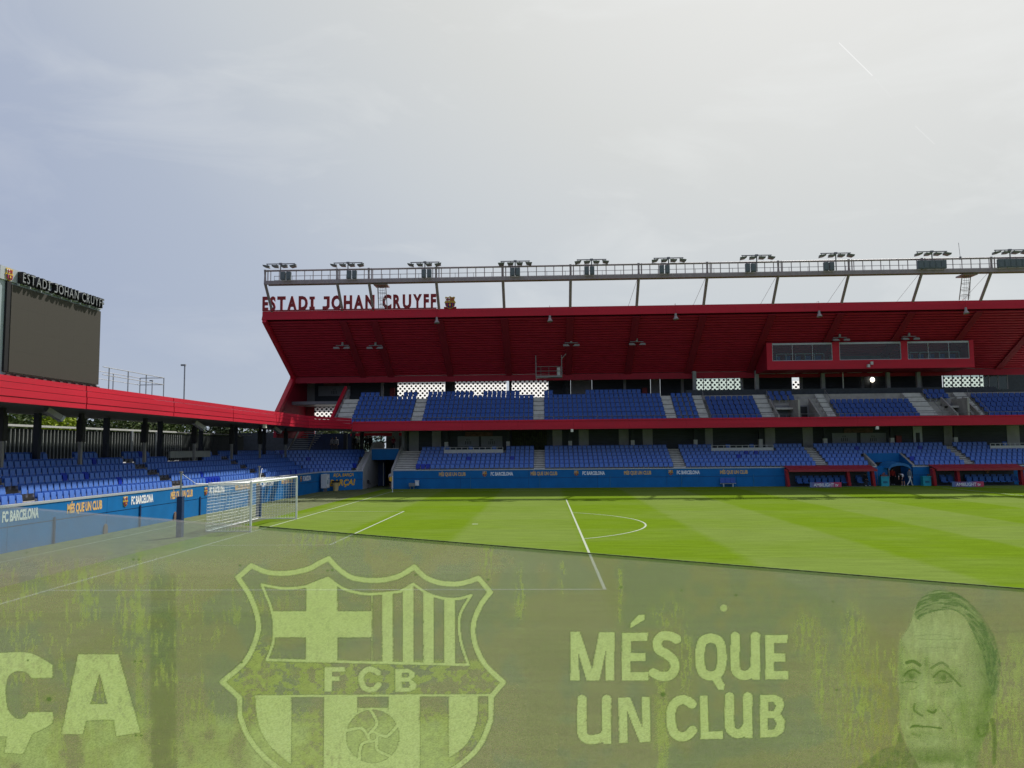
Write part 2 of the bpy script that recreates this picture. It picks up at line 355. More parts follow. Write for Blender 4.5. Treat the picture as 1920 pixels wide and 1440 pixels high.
# ================================================================== pitch walls
WT = 1.95
def wall_run(name, label, x0, y0, x1, y1, nseg, joints=None, ht=WT, foot=True):
    a, b = Vector((x0, y0, 0)), Vector((x1, y1, 0)); L_ = (b-a).length; d = (b-a)/L_; n = Vector((d.y, -d.x, 0))  # n towards the pitch
    e = empty(name, (a+b)/2, label, 'wall'); e.location.z = 0
    js = joints or [L_*i/nseg for i in range(nseg+1)]
    core = MB().prism([(0, 0), (L_, 0), (L_, ht-.1), (0, ht-.1)], -n*.14, None, a-n*.03, d); part(core, 'wall_core', PAD, e)
    part(MB().prism([(0, ht-.1), (L_, ht-.1), (L_, ht), (0, ht)], -n*.22, None, a+n*.025, d), 'coping', PGREY, e)
    for i in range(len(js)-1):
        p0, p1 = js[i]+.012, js[i+1]-.012
        part(MB().prism([(p0, .0), (p1, .0), (p1, 1.02), (p0, 1.02)], -n*.03, None, a, d), 'wall_panel', BLUE, e)
        part(MB().prism([(p0, 1.06), (p1, 1.06), (p1, ht-.1), (p0, ht-.1)], -n*.03, None, a, d), 'wall_panel', BLUE, e)
    return e, a, d, n
Ls = [-47.2+i*7.5 for i in range(12)]
lw, la, ld, ln = wall_run('pitch_wall', 'blue painted wall in front of the left stand behind the goal', -7.3, -47, -7.3, 35.2, 0, joints=[0.0]+sorted([3.6+7.5*k+47 for k in range(-8, 5) if -47 < 3.6+7.5*k < 35])+[82.2])
# make sure the pitch side normal is +X
fw, fa, fd, fn = wall_run('pitch_wall', 'long blue wall under the far stand with white and orange lettering', -.9, 38.8, atY(1645, 900, 38.8).x, 38.8, 7)
rw, ra, rd, rn = wall_run('pitch_wall', 'blue wall behind the right-hand team shelter', atY(1712, 900, 38.8).x, 38.8, 69, 38.8, 2)
cw, ca, cdir, cn = wall_run('pitch_wall', 'angled blue corner wall with yellow lettering beside the tunnel', -7.3, 35.2, -4, 38.8, 1)
for e, n in ((lw, ln), (fw, fn)): assert n.x > .9 or n.y < -.9, n
def wall_text(e, u0, u1, v, h, txt, mt, plane, off=.045, cr=False):
    """lettering child on a wall; plane 'X' (left wall) or 'Y' (far wall)"""
    if plane == 'Y': p0, p1 = atY(u0, v, 38.8), atY(u1, v, 38.8); n = Vector((0, -1, 0))
    else: p0, p1 = atX(u0, v, -7.3), atX(u1, v, -7.3); n = Vector((1, 0, 0))
    z = 1.48; p0.z = p1.z = z
    if cr:
        ex = (p1-p0).normalized(); c = p0-ex*(.62)+n*.004
        part(crest(MB(), c, .50, .56, ex, n, .02), 'crest', None, e)
    part(text_on(MB(), txt, p0, p1, h, None, (0, 0, 1), n, .008, mt, off), 'lettering', None, e)
for (u0, u1, v, t) in ((823, 873, 888, 0), (920, 962, 887, 1), (995, 1045, 887, 0), (1092, 1134, 885, 1), (1170, 1221, 885, 0), (1269, 1312, 884, 1), (1350, 1402, 884, 0)):
    wall_text(fw, u0, u1, v, .34, 'FC BARCELONA' if t else 'MÉS QUE UN CLUB', LWHITE if t else ORANGE, 'Y', cr=bool(t))
for (u0, u1, v, t) in ((4, 72, 968, 1), (126, 191, 951, 0), (246, 287, 940, 1), (320, 361, 929, 0), (393, 421, 922, 1), (441, 471, 915, 0), (488, 513, 909, 1), (528, 549, 903, 0), (568, 583, 897, 1)):
    wall_text(lw, u0, u1, v, .40, 'FC BARCELONA' if t else 'MÉS QUE UN CLUB', LWHITE if t else ORANGE, 'X', cr=bool(t) and u0 > 10)
# corner wall words
def on_corner(u, z):
    d = ray(u, 900); n = cn; t = (ca-CAM).dot(n)/d.dot(n); p = CAM+d*t; p.z = z; return p
part(text_on(MB(), 'RÇA, BARÇA', on_corner(625, 1.55), on_corner(663, 1.55), .30, None, (0, 0, 1), cn, .01, YEL, .03, .2), 'lettering', None, cw)
part(text_on(MB(), 'BARÇA!', on_corner(618, .78), on_corner(666, .78), .58, None, (0, 0, 1), cn, .01, YEL, .04, .2), 'lettering', None, cw)
# slim posts and drain covers along the walls
pp = 0
for u in (102, 262, 374, 466, 545):
    y = atX(u, 960, -7.3).y
    part(MB().box(-7.30, -7.24, y-.05, y+.05, 0, 1.18), 'drain_pipe', PAD, lw)
for u in (197, 327):
    y = atX(u, 985, -7.3).y
    part(MB().prism([(-.17, 0), (.17, 0), (.17, .3), (.12, .42), (0, .5), (-.12, .42), (-.17, .3)], (.06, 0, 0), None, (-7.3, y, 0), (0, 1, 0)), 'drain_cover', mat('rusty_brown', (.16, .11, .09), .8), lw)
for u in (882, 1012, 1144, 1278, 1413):
    x = atY(u, 900, 38.8).x
    part(MB().box(x-.035, x+.035, 38.75, 38.8, 0, 1.25), 'drain_pipe', mat('pipe_blue', (.012, .16, .34), .5), fw)

# ================================================================== goal
def goal():
    e = empty('football_goal', (0, 0, 0), 'white football goal with a box net on the goal line', 'goal')
    r = .06; yy = 3.72; H = 2.5; Dp = 2.3
    for s in (-1, 1): part(MB().tube([(0, s*yy, 0), (0, s*yy, H)], r, 12), 'post', WHITE, e)
    part(MB().tube([(0, -yy, H-.005), (0, yy, H-.005)], r*.98, 12), 'crossbar', WHITE, e)
    fr = MB()
    for s in (-1, 1): fr.tube([(0, s*yy, .05), (-Dp, s*yy*.985, .05)], .035, 6)
    fr.tube([(-Dp, -yy*.985, .05), (-Dp, yy*.985, .05)], .035, 6); part(fr, 'base_frame', WHITE, e)
    net = MB(); c = .0078; top = -2.2
    def cord(a, b, sag=0, n=1):
        pts = []
        for i in range(n+1):
            t = i/n; p = Vector(a).lerp(Vector(b), t); p.z -= sag*4*t*(1-t); pts.append(p)
        net.tube(pts, c, 3, cap=False)
    g = .155; ny = int(7.44/g)
    for i in range(ny+1):
        y = -yy+i*2*yy/ny; cord((0, y, H), (top, y, H-.06), .14, 3); cord((top, y, H-.06), (-Dp, y, .06), .0, 1)
    for j in range(1, int(H/g)+1):
        z = j*g; x = -Dp+(Dp+top)*(z/H); cord((x, -yy, z), (x, yy, z), .04, 6)
        for s in (-1, 1): cord((0, s*yy, z), (x, s*yy, z), .03, 2)
    for j in range(int(2.2/g)):
        x = -j*g; cord((x, -yy, H-.02), (x, yy, H-.02), .10, 6)
        for s in (-1, 1): cord((x, s*yy, H-.02), (x*Dp/2.2, s*yy, .06))
    part(net, 'net', NETM, e, kind='stuff')
    ln_ = MB()
    for s, y in ((-1, -5.6), (1, 5.4)): ln_.tube([(top, s*yy, H-.06), (top-.3, s*(yy+.8), H-.02), (-2.7, y, 3.0)], .012, 4)
    part(ln_, 'guy_rope', NETM, e)
goal()
def netpole(x, y, label):
    e = empty('net_pole', (x, y, 0), label, 'pole', 'padded poles that hold up the goal net')
    part(MB().tube([(x, y, 0), (x, y, 3.05)], .045, 8), 'pole', STEEL, e)
    part(MB().box(x-.13, x+.13, y-.13, y+.13, .0, 1.93), 'padding', PAD, e)
    part(MB().box(x-.07, x+.07, y-.07, y+.07, 3.05, 3.12), 'cap', GREYM, e)
netpole(-2.68, -5.75, 'navy padded net pole nearest the camera, left of the goal'); netpole(-2.95, 5.6, 'navy padded net pole standing behind the goal net')
def flag():
    p = atZ(736, 922.8); e = empty('corner_flag', p, 'white corner flag pole with a yellow cloth in front of the tunnel', 'corner flag')
    part(MB().tube([(p.x, p.y, 0), (p.x, p.y, 1.55)], .035, 8), 'pole', WHITE, e)
    part(MB().prism([(0, 0), (-.34, -.08), (-.30, -.42), (-.1, -.5), (0, -.42)], (0, .015, 0), None, (p.x, p.y, 1.5)), 'flag', YEL, e)
flag()
# ================================================================== FAR STAND
XL, XR = -14.8, 70.0
STEPJ = mat('step_shadow_strip', (.07, .065, .06), .9)  # dark strip on the steps, painted in as their shadow line
fs = empty('grandstand', (27, 48, 0), 'two-tier far grandstand with red cladding and a deep sloping red roof', 'stadium stand')
DL = .85; FL = lambda k: 1.70+.36*k; YLk = lambda k: 39.0+DL*k           # lower tier
FU = lambda k: 6.50+.53*k; YUk = lambda k: 39.75+.8*k                    # upper tier
def X8(u, v, y): return atY(u, v, y).x
AIL = [(-.85, 1.36), (13.72, 14.85), (28.1, 29.35), (42.6, 43.8), (57.5, 58.5)]   # lower stairs
TX0, TX1 = atY(1645, 880, 38.8).x, atY(1712, 880, 38.8).x                          # players' tunnel
# lower terrace, split round the tunnel
t = MB()
for k in range(7):
    y1 = 55 if k == 6 else YLk(k+1)+.0
    for (a, b) in ((-.75, TX0-.2), (TX1+.2, XR)) if k < 4 else ((-.75, XR),):
        t.box(a, b, YLk(k)+(.02 if k == 0 else 0), 55+k*.01, (FL(k-1) if k else .1), FL(k))
part(t, 'lower_terrace', CONC, fs)
for (a, b) in AIL:
    s = MB()
    for k in range(6):
        for h in (0, 1):
            y = YLk(k)+.1+h*.425; s.box(a, b, y, YLk(k+1)+.12, FL(k)+h*.18, FL(k)+.18*(h+1), CONL)
            s.box(a, b, y-.012, y+.02, FL(k)+.18*h, FL(k)+.18*h+.055, STEPJ)
    part(s, 'stair_flight', CONL, fs)
# upper terrace
t = MB(); t.box(-7.6, XR, 39.72, 55, 6.12, 6.44)
VOM = [(atY(1442, 770, 43).x, atY(1519, 770, 43).x), (atY(1764, 770, 43).x, atY(1808, 770, 43).x)]
def spans(x0, x1, holes):
    out = []; x = x0
    for a, b in holes: out.append((x, a)); x = b
    return out+[(x, x1)]
for k in range(7):
    for (a, b) in spans(-7.6, XR, VOM if 0 <= k < 4 else []):
        t.box(a, b, YUk(k), 55.02+k*.01, (FU(k-1) if k else 6.44), FU(k))
part(t, 'upper_terrace', CONC, fs)
AIU = [(-7.35, -5.75), (.72, 1.9), (13.7, 14.85), (27.65, 28.7), (31.1, 32.05), (37.6, 38.95), (44.35, 45.2), (53.75, 55.6), (59.1, 60.3)]
for (a, b) in AIU:
    s = MB(); kk = range(0, 6)
    for k in kk:
        for h in (0, 1, 2):
            y = YUk(k)+.05+h*.25; s.box(a, b, y, YUk(k+1)+.06, FU(k)+h*.176, FU(k)+.176*(h+1), CONL)
            if h == 0: s.box(a, b, y-.012, y+.02, FU(k), FU(k)+.07, STEPJ)
    part(s, 'stair_flight', CONL, fs)
    r = MB()
    if a > 28:
        for y, z in ((YUk(0), FU(0)), (YUk(5), FU(5))): r.tube([(b+.05, y, z), (b+.05, y, z+.95)], .03, 5)
        r.tube([(b+.05, YUk(0), FU(0)+.95), (b+.05, YUk(5), FU(5)+.95)], .03, 5); part(r, 'handrail', GREYM, fs)
# balcony front
for i in range(13):
    a = -5.3+i*5.8; b = min(a+5.79, XR)
    part(MB().prism([(a, 6.02), (b, 6.02), (b, 6.86), (a, 6.86)], (0, .28, 0), None, (0, 39.42, 0)), 'fascia_panel', RED, fs)
part(MB().box(-5.3, XR, 39.36, 39.42, 6.86, 6.90).box(-5.3, XR, 39.5, 39.54, 6.9, 7.02), 'fascia_trim', RED, fs)
g = MB(); x = -5.2
while x < XR: g.tube([(x, 39.62, 6.86), (x, 39.62, 7.35)], .018, 4); x += 1.5
g.tube([(-5.3, 39.62, 7.35), (XR, 39.62, 7.35)], .022, 4); part(g, 'front_rail', GREYM, fs)
# back wall of lower concourse
YB = 46.4; part(MB().box(-.9, XR, YB, YB+.3, 3.7, 6.12), 'concourse_back_wall', DARK, fs)
def onB(u0, u1, v0, v1, y): return atY(u0, v0, y), atY(u1, v1, y)
def panelY(name, u0, u1, v0, v1, y, d, mt, parent=fs, label=None, zc=None):
    p, q = onB(u0, u1, v0, v1, y); z1, z0 = p.z, q.z
    if zc: z0, z1 = zc
    return part(MB().box(p.x, q.x, y, y+d, z0, z1), name, mt, parent, label)
for u0, u1 in ((735, 748), (767, 785), (810, 827), (1036, 1054), (1085, 1104), (1160, 1179), (1205, 1224), (1322, 1337), (1434, 1454), (1505, 1525), (1770, 1790), (1888, 1913)):
    panelY('wall_pilaster', u0, u1, 812, 838, YB-.06, .05, mat('pilaster_grey', (.36, .365, .36), .7, .1, 1.5), zc=(3.86, 6.1))
for x in (3.9-7*1, 3.9, 10.8, 17.7, 24.6, 31.5, 38.6, 45.6, 52.8, 59.6):
    if x < -.8: continue
    xx = x*1.0
    part(MB().box(xx-.17, xx+.17, 45.2, 45.55, 3.86, 6.12), 'column', DARKP, fs); part(MB().box(xx-.2, xx+.2, 45.17, 45.58, 3.86, 4.85), 'column_base', OFFW, fs)
    part(MB().box(xx-.16, xx+.16, 52.6, 52.9, 9.68, 12.9), 'column', GREYP if x > 20 else DARKP, fs)
part(MB().box(-5.0, -4.7, 52.6, 52.9, 9.68, 12.9), 'column', GREYP, fs)
def crestboard(u0, u1, v0, v1, y, lab):
    p, q = onB(u0, u1, v0, v1, y); e = empty('notice_board', ((p.x+q.x)/2, y, q.z), lab, 'board', 'grey boards on the concourse wall')
    part(MB().box(p.x, q.x, y, y+.05, q.z, p.z), 'board_face', mat('board_grey', (.22, .24, .26), .5, .06), e)
    cx = (p.x+q.x)/2; cz = (p.z+q.z)/2; h = (p.z-q.z); mk = MB()
    for i in range(4): mk.box(cx-.35+i*.2, cx-.28+i*.2, y-.012, y, cz-h*.3, cz+.02)
    for i in range(3): mk.box(cx-.2+i*.14, cx-.15+i*.14, y-.012, y, cz+.1, cz+.1+h*.16)
    part(mk, 'dark_marking', BLACK, e)
crestboard(858, 898, 818, 837, YB-.12, 'left-hand grey board of the pair on the lower concourse wall at left')
crestboard(902, 942, 818, 837, YB-.12, 'right-hand grey board of the pair on the lower concourse wall at left')
crestboard(1560, 1607, 812, 831, YB-.12, 'left-hand grey board of the pair above the left team shelter')
crestboard(1613, 1662, 812, 831, YB-.12, 'right-hand grey board of the pair above the left team shelter')
crestboard(597, 657, 724, 742, 54.8, 'grey board on the upper back wall in the open left bay')
for (u0, u1, v0, v1, y, lb) in ((872, 924, 810, 818, YB-.13, 'faded red banner above the pair of grey boards at lower left'), (1582, 1637, 803, 811, YB-.13, 'faded red banner above the pair of boards over the team shelter'), (607, 655, 716, 723, 54.8, 'faded orange banner high in the open left bay')):
    p, q = onB(u0, u1, v0, v1, y); o = part(MB().box(p.x, q.x, y, y+.03, q.z, p.z), 'banner', mat('faded_banner', (.16, .095, .075), .8, .45, 1.6, stretch=(1.5, 1, 3)), None); tag(o, lb, 'banner')
# barred gate opening with greenery seen through it
p, q = onB(960, 1025, 812, 838, YB-.2); gt = empty('barred_gate', (p.x, YB-.2, 3.86), 'dark barred gate in the lower concourse wall', 'gate')
part(MB().box(p.x, q.x, YB-.08, YB-.02, 3.86, 6.1), 'mesh_backing', mat('gate_green', (.045, .055, .02), .9, .7, 4), gt)
for i in range(19): x = p.x+(q.x-p.x)*i/18; part(MB().box(x-.025, x+.025, YB-.2, YB-.15, 3.86, 5.95), 'bar', BLACK, gt)
part(MB().box(p.x, q.x, YB-.21, YB-.14, 5.95, 6.05), 'top_rail', BLACK, gt)
for u0, u1, v0, v1, y, lb in ((1680, 1691, 817, 831, YB-.3, 'red fire hose cabinet on the lower concourse wall'), (1204, 1214, 727, 741, 54.5, 'red fire cabinet by the pale pillar on the upper wall'), (731, 740, 727, 746, 54.5, 'red fire cabinet left of the perforated screen')):
    p, q = onB(u0, u1, v0, v1, y); e = empty('fire_cabinet', (p.x, y, q.z), lb, 'cabinet'); part(MB().box(p.x, q.x, y, y+.2, q.z, p.z), 'cabinet_body', mat('cabinet_red', (.22, .02, .02), .5), e); part(MB().box(p.x+.06, q.x-.06, y-.02, y, q.z+.1, p.z-.1), 'door', mat('cabinet_red2', (.28, .03, .03), .5), e)
# door to concourse
p, q = onB(1712, 1730, 806, 832, YB-.1); e = empty('doorway', (p.x, YB-.1, 3.86), 'dark door in a pale frame on the lower concourse wall', 'door')
part(MB().box(p.x, p.x+.25, YB-.1, YB-.02, 3.86, 6.1).box(q.x-.25, q.x, YB-.1, YB-.02, 3.86, 6.1).box(p.x+.25, q.x-.25, YB-.1, YB-.02, 5.4, 6.1), 'frame', PGREY, e); part(MB().box(p.x+.25, q.x-.25, YB-.06, YB-.02, 3.86, 5.4), 'door_leaf', DARKP, e)
# ---- upper back wall with its openings (wall plane Y=55)
YW = 55.0; ZF = FU(6)
part(MB().box(XL, -7.6, 48.9, 55, 9.42, 9.78), 'gallery_slab', GREYM, fs)
def wpanel(u0, u1, name, mt, v0=708, v1=748, d=.2, y=YW, z=None):
    p, q = onB(u0, u1, v0, v1, y); z0, z1 = z or (ZF-.1, 13.4); return part(MB().box(p.x, q.x, y, y+d, z0, z1), name, mt, fs)
wpanel(572, 590, 'back_panel', REDD); wpanel(573, 590, 'back_panel', GREYP, d=-.06)
wpanel(590, 715, 'back_panel', DARK); wpanel(715, 745, 'back_panel', DARKP)
wpanel(835, 848, 'back_panel', DARKP); wpanel(1028, 1065, 'back_panel', DARK); wpanel(1070, 1110, 'back_panel', GREYP); wpanel(1065, 1070, 'back_panel', DARKP)
wpanel(1110, 1220, 'back_panel', DARK); wpanel(1220, 1238, 'back_panel', mat('pale_panel', (.24, .245, .25), .6)); wpanel(1238, 1304, 'back_panel', DARK)
wpanel(1392, 1486, 'back_panel', DARK); wpanel(1504, 1768, 'back_panel', DARK); wpanel(1845, 1990, 'back_panel', DARKP)
SCRW = bpy.data.materials.new('backlit_white_panel'); SCRW.use_nodes = True
def scr():
    N, L = SCRW.node_tree.nodes, SCRW.node_tree.links; N.clear(); o = N.new('ShaderNodeOutputMaterial'); a = N.new('ShaderNodeBsdfTranslucent'); b = N.new('ShaderNodeBsdfDiffuse'); m = N.new('ShaderNodeMixShader'); nz = N.new('ShaderNodeTexNoise'); r = N.new('ShaderNodeValToRGB')
    L.new(nz.outputs[0], r.inputs[0]); r.color_ramp.elements[0].color = (.88, .88, .87, 1); r.color_ramp.elements[1].color = (.95, .95, .95, 1)
    L.new(r.outputs[0], a.inputs[0]); L.new(r.outputs[0], b.inputs[0]); m.inputs[0].default_value = .25; L.new(a.outputs[0], m.inputs[1]); L.new(b.outputs[0], m.inputs[2]); L.new(m.outputs[0], o.inputs[0])
scr()
def perforated(u0, u1, v0, v1, y, label):
    p, q = onB(u0, u1, v0, v1, y); x0, x1, z0, z1 = p.x, q.x, q.z, p.z
    e = empty('perforated_screen', ((x0+x1)/2, y, z0), label, 'screen', 'white perforated facade screens')
    part(MB().add([(x0, y, z0), (x1, y, z0), (x1, y, z1), (x0, y, z1)], [(0, 1, 2, 3)]), 'screen_sheet', SCRW, e)
    d = MB(); s = .56; r = .15; j = 0; z = z0+.12
    while z < z1-.05:
        x = x0+.1+(s/2 if j % 2 else 0)
        while x < x1-.08:
            d.prism([(r*math.cos(a*PI/3), r*math.sin(a*PI/3)) for a in range(6)], (0, .03, 0), None, (x, y-.04, z)); x += s
        z += s*.53; j += 1
    part(d, 'round_perforation', BLACK, e, kind='stuff')
perforated(745, 835, 712, 752, YW+.1, 'white dotted screen left of the dark post on the upper tier')
perforated(848, 950, 712, 752, YW+.1, 'widest white dotted screen between two dark posts on the upper tier')
perforated(957, 1028, 712, 752, YW+.1, 'right-hand white dotted screen beside the dark upper wall')
part(MB().box(XL, X8(590, 780, YW-.4), YW-.4, YW-.2, 5.6, 9.45), 'back_panel', mat('pink_red_panel', (.40, .05, .06), .6), fs); perforated(590, 655, 762, 800, YW-.4, 'white dotted screen low in the open left bay above the corner roof')
perforated(1304, 1392, 712, 732, YW+.6, 'dotted screen seen through the glazed lounge left of the press box')
perforated(1486, 1504, 714, 732, YW+.6, 'narrow dotted screen under the press box')
perforated(1768, 1845, 708, 728, YW+.6, 'dotted screen seen through the glazing at far right')
part(MB().box(XL, XR, YW, YW+.2, 12.75, 13.6), 'wall_head', GREYM, fs)
part(MB().box(30.8, 65, 46.6, 46.8, ZF-.1, ZF+.75), 'gallery_parapet', DARKP, fs)
# glazing of the lounges
for (u0, u1, n) in ((1304, 1392, 6), (1768, 1890, 7)):
    p, q = onB(u0, u1, 706, 738, 50)
    part(MB().box(p.x, q.x, 50, 50.02, ZF+.7, 12.6), 'window_pane', GLASS, fs)
    for i in range(n+1): x = p.x+(q.x-p.x)*i/n; part(MB().box(x-.04, x+.04, 49.94, 50.0, ZF+.7, 12.6), 'mullion', GREYM, fs)
for u in (1302, 1419, 1543, 1665, 1722): x = X8(u, 720, 48.3); part(MB().box(x-.2, x+.2, 48.1, 48.5, ZF-.1, 12.7), 'column', GREYP, fs)
x = X8(1581, 720, 47.5); part(MB().tube([(x, 47.5, ZF), (x, 47.5, 12.6)], .07, 8), 'drain_pipe', OFFW, fs)
# ---- roof
YF, ZF0, ZF1 = 38.8, 17.86, 18.72; YR, ZR = 49.1, 12.55
sl_ = (ZF0-ZR)/(YR-YF)
rf = part(MB().add([(XL, YF, ZF1), (XR, YF, ZF1), (XR, 56, ZF1+.4), (XL, 56, ZF1+.4), (XL, YF+.3, ZF0+.35), (XR, YF+.3, ZF0+.35), (XR, YR, ZR+.5), (XL, YR, ZR+.5), (XR, 56, 13.3), (XL, 56, 13.3)],
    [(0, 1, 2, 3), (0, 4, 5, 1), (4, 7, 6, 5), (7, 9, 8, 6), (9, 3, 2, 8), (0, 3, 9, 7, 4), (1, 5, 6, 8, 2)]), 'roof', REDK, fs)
for i in range(12):
    a = XL-.02+i*7.08; b = min(a+7.07, XR); part(MB().box(a, b, YF-.06, YF+.25, ZF0, ZF1+.02), 'roof_fascia_panel', RED, rf)
nrib = 24; nv = Vector((0, -sl_, -1)).normalized(); tv = Vector((0, 1, -sl_)).normalized(); SLn = math.hypot(YR-YF, ZF0-ZR)
for i in range(nrib):
    c = Vector((0, YF+.45, ZF0-.14))+tv*((SLn-.55)*(i+.5)/nrib); wv = tv*.125
    pts = [c-wv, c+wv, c+wv*.8-nv*.15, c-wv*.8-nv*.15]
    o = [(XL+.45, p.y, p.z) for p in pts]+[(XR, p.y, p.z) for p in pts]
    part(MB().add(o, [(0, 1, 2, 3), (7, 6, 5, 4), (0, 4, 5, 1), (1, 5, 6, 2), (2, 6, 7, 3), (3, 7, 4, 0)]), 'soffit_slat', mat('slat_red', (.52, .028, .062), .55, .1, 1.0, spec=.3), rf)  # slat colour lightened in place of light bounced up from the grass
MASTX = [-13.8, -6.3, -3.0, 3.95, 10.8, 17.7, 24.6, 31.5, 38.6, 45.6, 52.8, 59.6, 66.6]
for x in MASTX[1:]:
    a = Vector((x, YF+.3, ZF0-.12))+nv*.09; b = a+tv*(SLn-.2)
    part(MB().obox(a, b, .75, .10, up=nv), 'rafter', mat('rafter_red', (.30, .014, .034), .6), rf)
part(MB().obox((XL+.2, YF-.04, ZF0-.05), (XL+.2, YR, ZR-.02), .42, .5), 'gable_trim', RED, rf)
part(MB().obox((XL-.04, YF, ZF0+.3), (XL-.04, YR, ZR+.25), .06, .62), 'gable_trim', RED, rf)
for i in range(9):
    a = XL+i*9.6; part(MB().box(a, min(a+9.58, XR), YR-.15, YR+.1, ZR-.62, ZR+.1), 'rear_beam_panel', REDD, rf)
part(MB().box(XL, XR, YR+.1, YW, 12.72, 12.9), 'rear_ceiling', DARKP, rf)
# side wall at the left end
sw = MB().add([(XL-.3, y, z) for y, z in ((YR, ZR), (43.6, 8.2), (43.6, 5.5), (56, 5.5), (56, 13.4), (YR, 13.2))]+[(XL, y, z) for y, z in ((YR, ZR), (43.6, 8.2), (43.6, 5.5), (56, 5.5), (56, 13.4), (YR, 13.2))],
    [(0, 1, 2, 3, 4, 5), (11, 10, 9, 8, 7, 6)]+[(i, (i+1) % 6, (i+1) % 6+6, i+6) for i in range(6)])
part(sw, 'side_wall', REDD, fs); part(MB().obox((XL+.1, YR+.0, ZR-.1), (XL+.1, 43.6, 8.2), .5, .55), 'gable_trim', RED, fs)
# sloping stringer at the left edge of the upper tier
part(MB().obox((-7.95, 40.0, 6.7), (-7.95, 47.2, 11.2), .26, .42), 'stair_parapet', RED, fs)
part(MB().add([(-7.75, 39.8, 6.2), (-7.75, 47.3, 6.2), (-7.75, 47.3, 11.0), (-7.75, 39.8, 6.6), (-7.55, 39.8, 6.2), (-7.55, 47.3, 6.2), (-7.55, 47.3, 11.0), (-7.55, 39.8, 6.6)], [(0, 1, 2, 3), (7, 6, 5, 4), (0, 3, 7, 4), (3, 2, 6, 7), (2, 1, 5, 6), (0, 4, 5, 1)]), 'stair_side', GREYP, fs)
# ---- vomitories on the upper tier
for (a, b), si in zip(VOM, (1, -1)):
    part(MB().box(a, b, YUk(3)+.6, YUk(3)+.8, FU(0), FU(3)+.3), 'doorway_wall', GREYM, fs)
    for x in (a, b-.16):
        part(MB().add([(x, YUk(0)-.05, FU(0)), (x, YUk(4), FU(0)), (x, YUk(4), FU(4)+.5), (x, YUk(0)-.05, FU(0)+.7), (x+.16, YUk(0)-.05, FU(0)), (x+.16, YUk(4), FU(0)), (x+.16, YUk(4), FU(4)+.5), (x+.16, YUk(0)-.05, FU(0)+.7)], [(0, 1, 2, 3), (7, 6, 5, 4), (0, 3, 7, 4), (3, 2, 6, 7), (2, 1, 5, 6), (0, 4, 5, 1)]), 'parapet_wall', CONC, fs)
    mid = (a+b)/2; part(MB().box(mid-.1, mid+.1, YUk(0), YUk(4), FU(0), FU(3)+.75), 'parapet_wall', CONC, fs)
    part(MB().box(a+.3, mid-.3, YUk(3)+.55, YUk(3)+.6, FU(0), FU(0)+1.5), 'door_leaf', mat('door_grey', (.13, .155, .18), .4), fs)
    part(MB().box(mid+.35, b-.4, YUk(3)+.56, YUk(3)+.6, FU(0), FU(0)+1.75), 'door_leaf', BLACK, fs)
    part(MB().box(a, mid, YUk(3)-.7, YUk(4)+.1, FU(2)+.35, FU(2)+.55), 'doorway_canopy', CONL, fs)
# ---- press box hung below the soffit
P0, P1 = atY(1437, 645, 43.4), atY(1828, 693, 43.4); px0, px1, pz1, pz0 = P0.x, P1.x, 15.2, P1.z+.25
pb = empty('press_box', ((px0+px1)/2, 43.4, pz0), 'long red press box with three big windows under the stand roof', 'press box')
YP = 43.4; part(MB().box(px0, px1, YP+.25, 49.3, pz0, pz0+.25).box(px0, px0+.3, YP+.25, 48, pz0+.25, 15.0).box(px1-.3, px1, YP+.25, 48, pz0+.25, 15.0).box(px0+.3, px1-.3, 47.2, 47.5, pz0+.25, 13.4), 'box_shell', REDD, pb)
wins = [(1448, 1561), (1574, 1690), (1702, 1818)]; wz0, wz1 = atY(1500, 678, YP).z+.1, 15.0
xs = [px0]+sum([[atY(a, 660, YP).x, atY(b, 660, YP).x] for a, b in wins], [])+[px1]
part(MB().box(px0, px1, YP, YP+.24, pz0, wz0), 'front_sill', RED, pb)
for i in range(0, 8, 2): part(MB().box(xs[i], xs[i+1], YP, YP+.24, wz0, 15.25), 'front_post', RED, pb)
for i, npn in ((1, 3), (3, 1), (5, 3)):
    a, b = xs[i], xs[i+1]; wn = part(MB().box(a, b, YP+.08, YP+.14, wz1, wz1+.2).box(a, a+.07, YP+.06, YP+.14, wz0, wz1).box(b-.07, b, YP+.06, YP+.14, wz0, wz1).box(a+.07, b-.07, YP+.06, YP+.14, wz0, wz0+.06), 'window', PGREY, pb)
    for j in range(npn):
        c0, c1 = a+(b-a)*j/npn+.08, a+(b-a)*(j+1)/npn-.04; part(MB().box(c0, c1, YP+.1, YP+.12, wz0+.06, wz1), 'pane', GLASS, wn)
        if j: part(MB().box(c0-.08, c0-.03, YP+.06, YP+.15, wz0+.06, wz1), 'mullion', PGREY, wn)
    if i != 3:
        rl = MB(); rl.box(a+.8, b-.5, YP+1.2, YP+1.25, wz0+.85, wz0+.92)
        for j in range(6): x = a+.8+(b-a-1.3)*j/5; rl.box(x-.04, x+.04, YP+1.2, YP+1.25, wz0, wz0+.9)
        part(rl, 'interior_rail', STEEL, pb); 
        for j in range(5): x = a+1+(b-a-2)*j/4; part(MB().box(x-.3, x+.3, YP+1.6, YP+1.7, wz0, wz0+.7), 'chair_back', SEATU, pb)
    else: part(MB().box(a, b, YP+3, YP+3.1, wz0, wz1), 'rear_partition', mat('box_partition', (.10, .11, .105), .7, .2, 3, stretch=(6, 1, 1)), pb)
# ceiling strips under the press box
for (u0, u1) in ((1424, 1454), (1457, 1490), (1504, 1534), (1545, 1574), (1588, 1616), (1626, 1655)):
    p, q = onB(u0, u1, 702, 703, 48); part(MB().box(p.x, q.x, 47.9, 48.1, 12.28, 12.38), 'ceiling_strip', PGREY, fs)
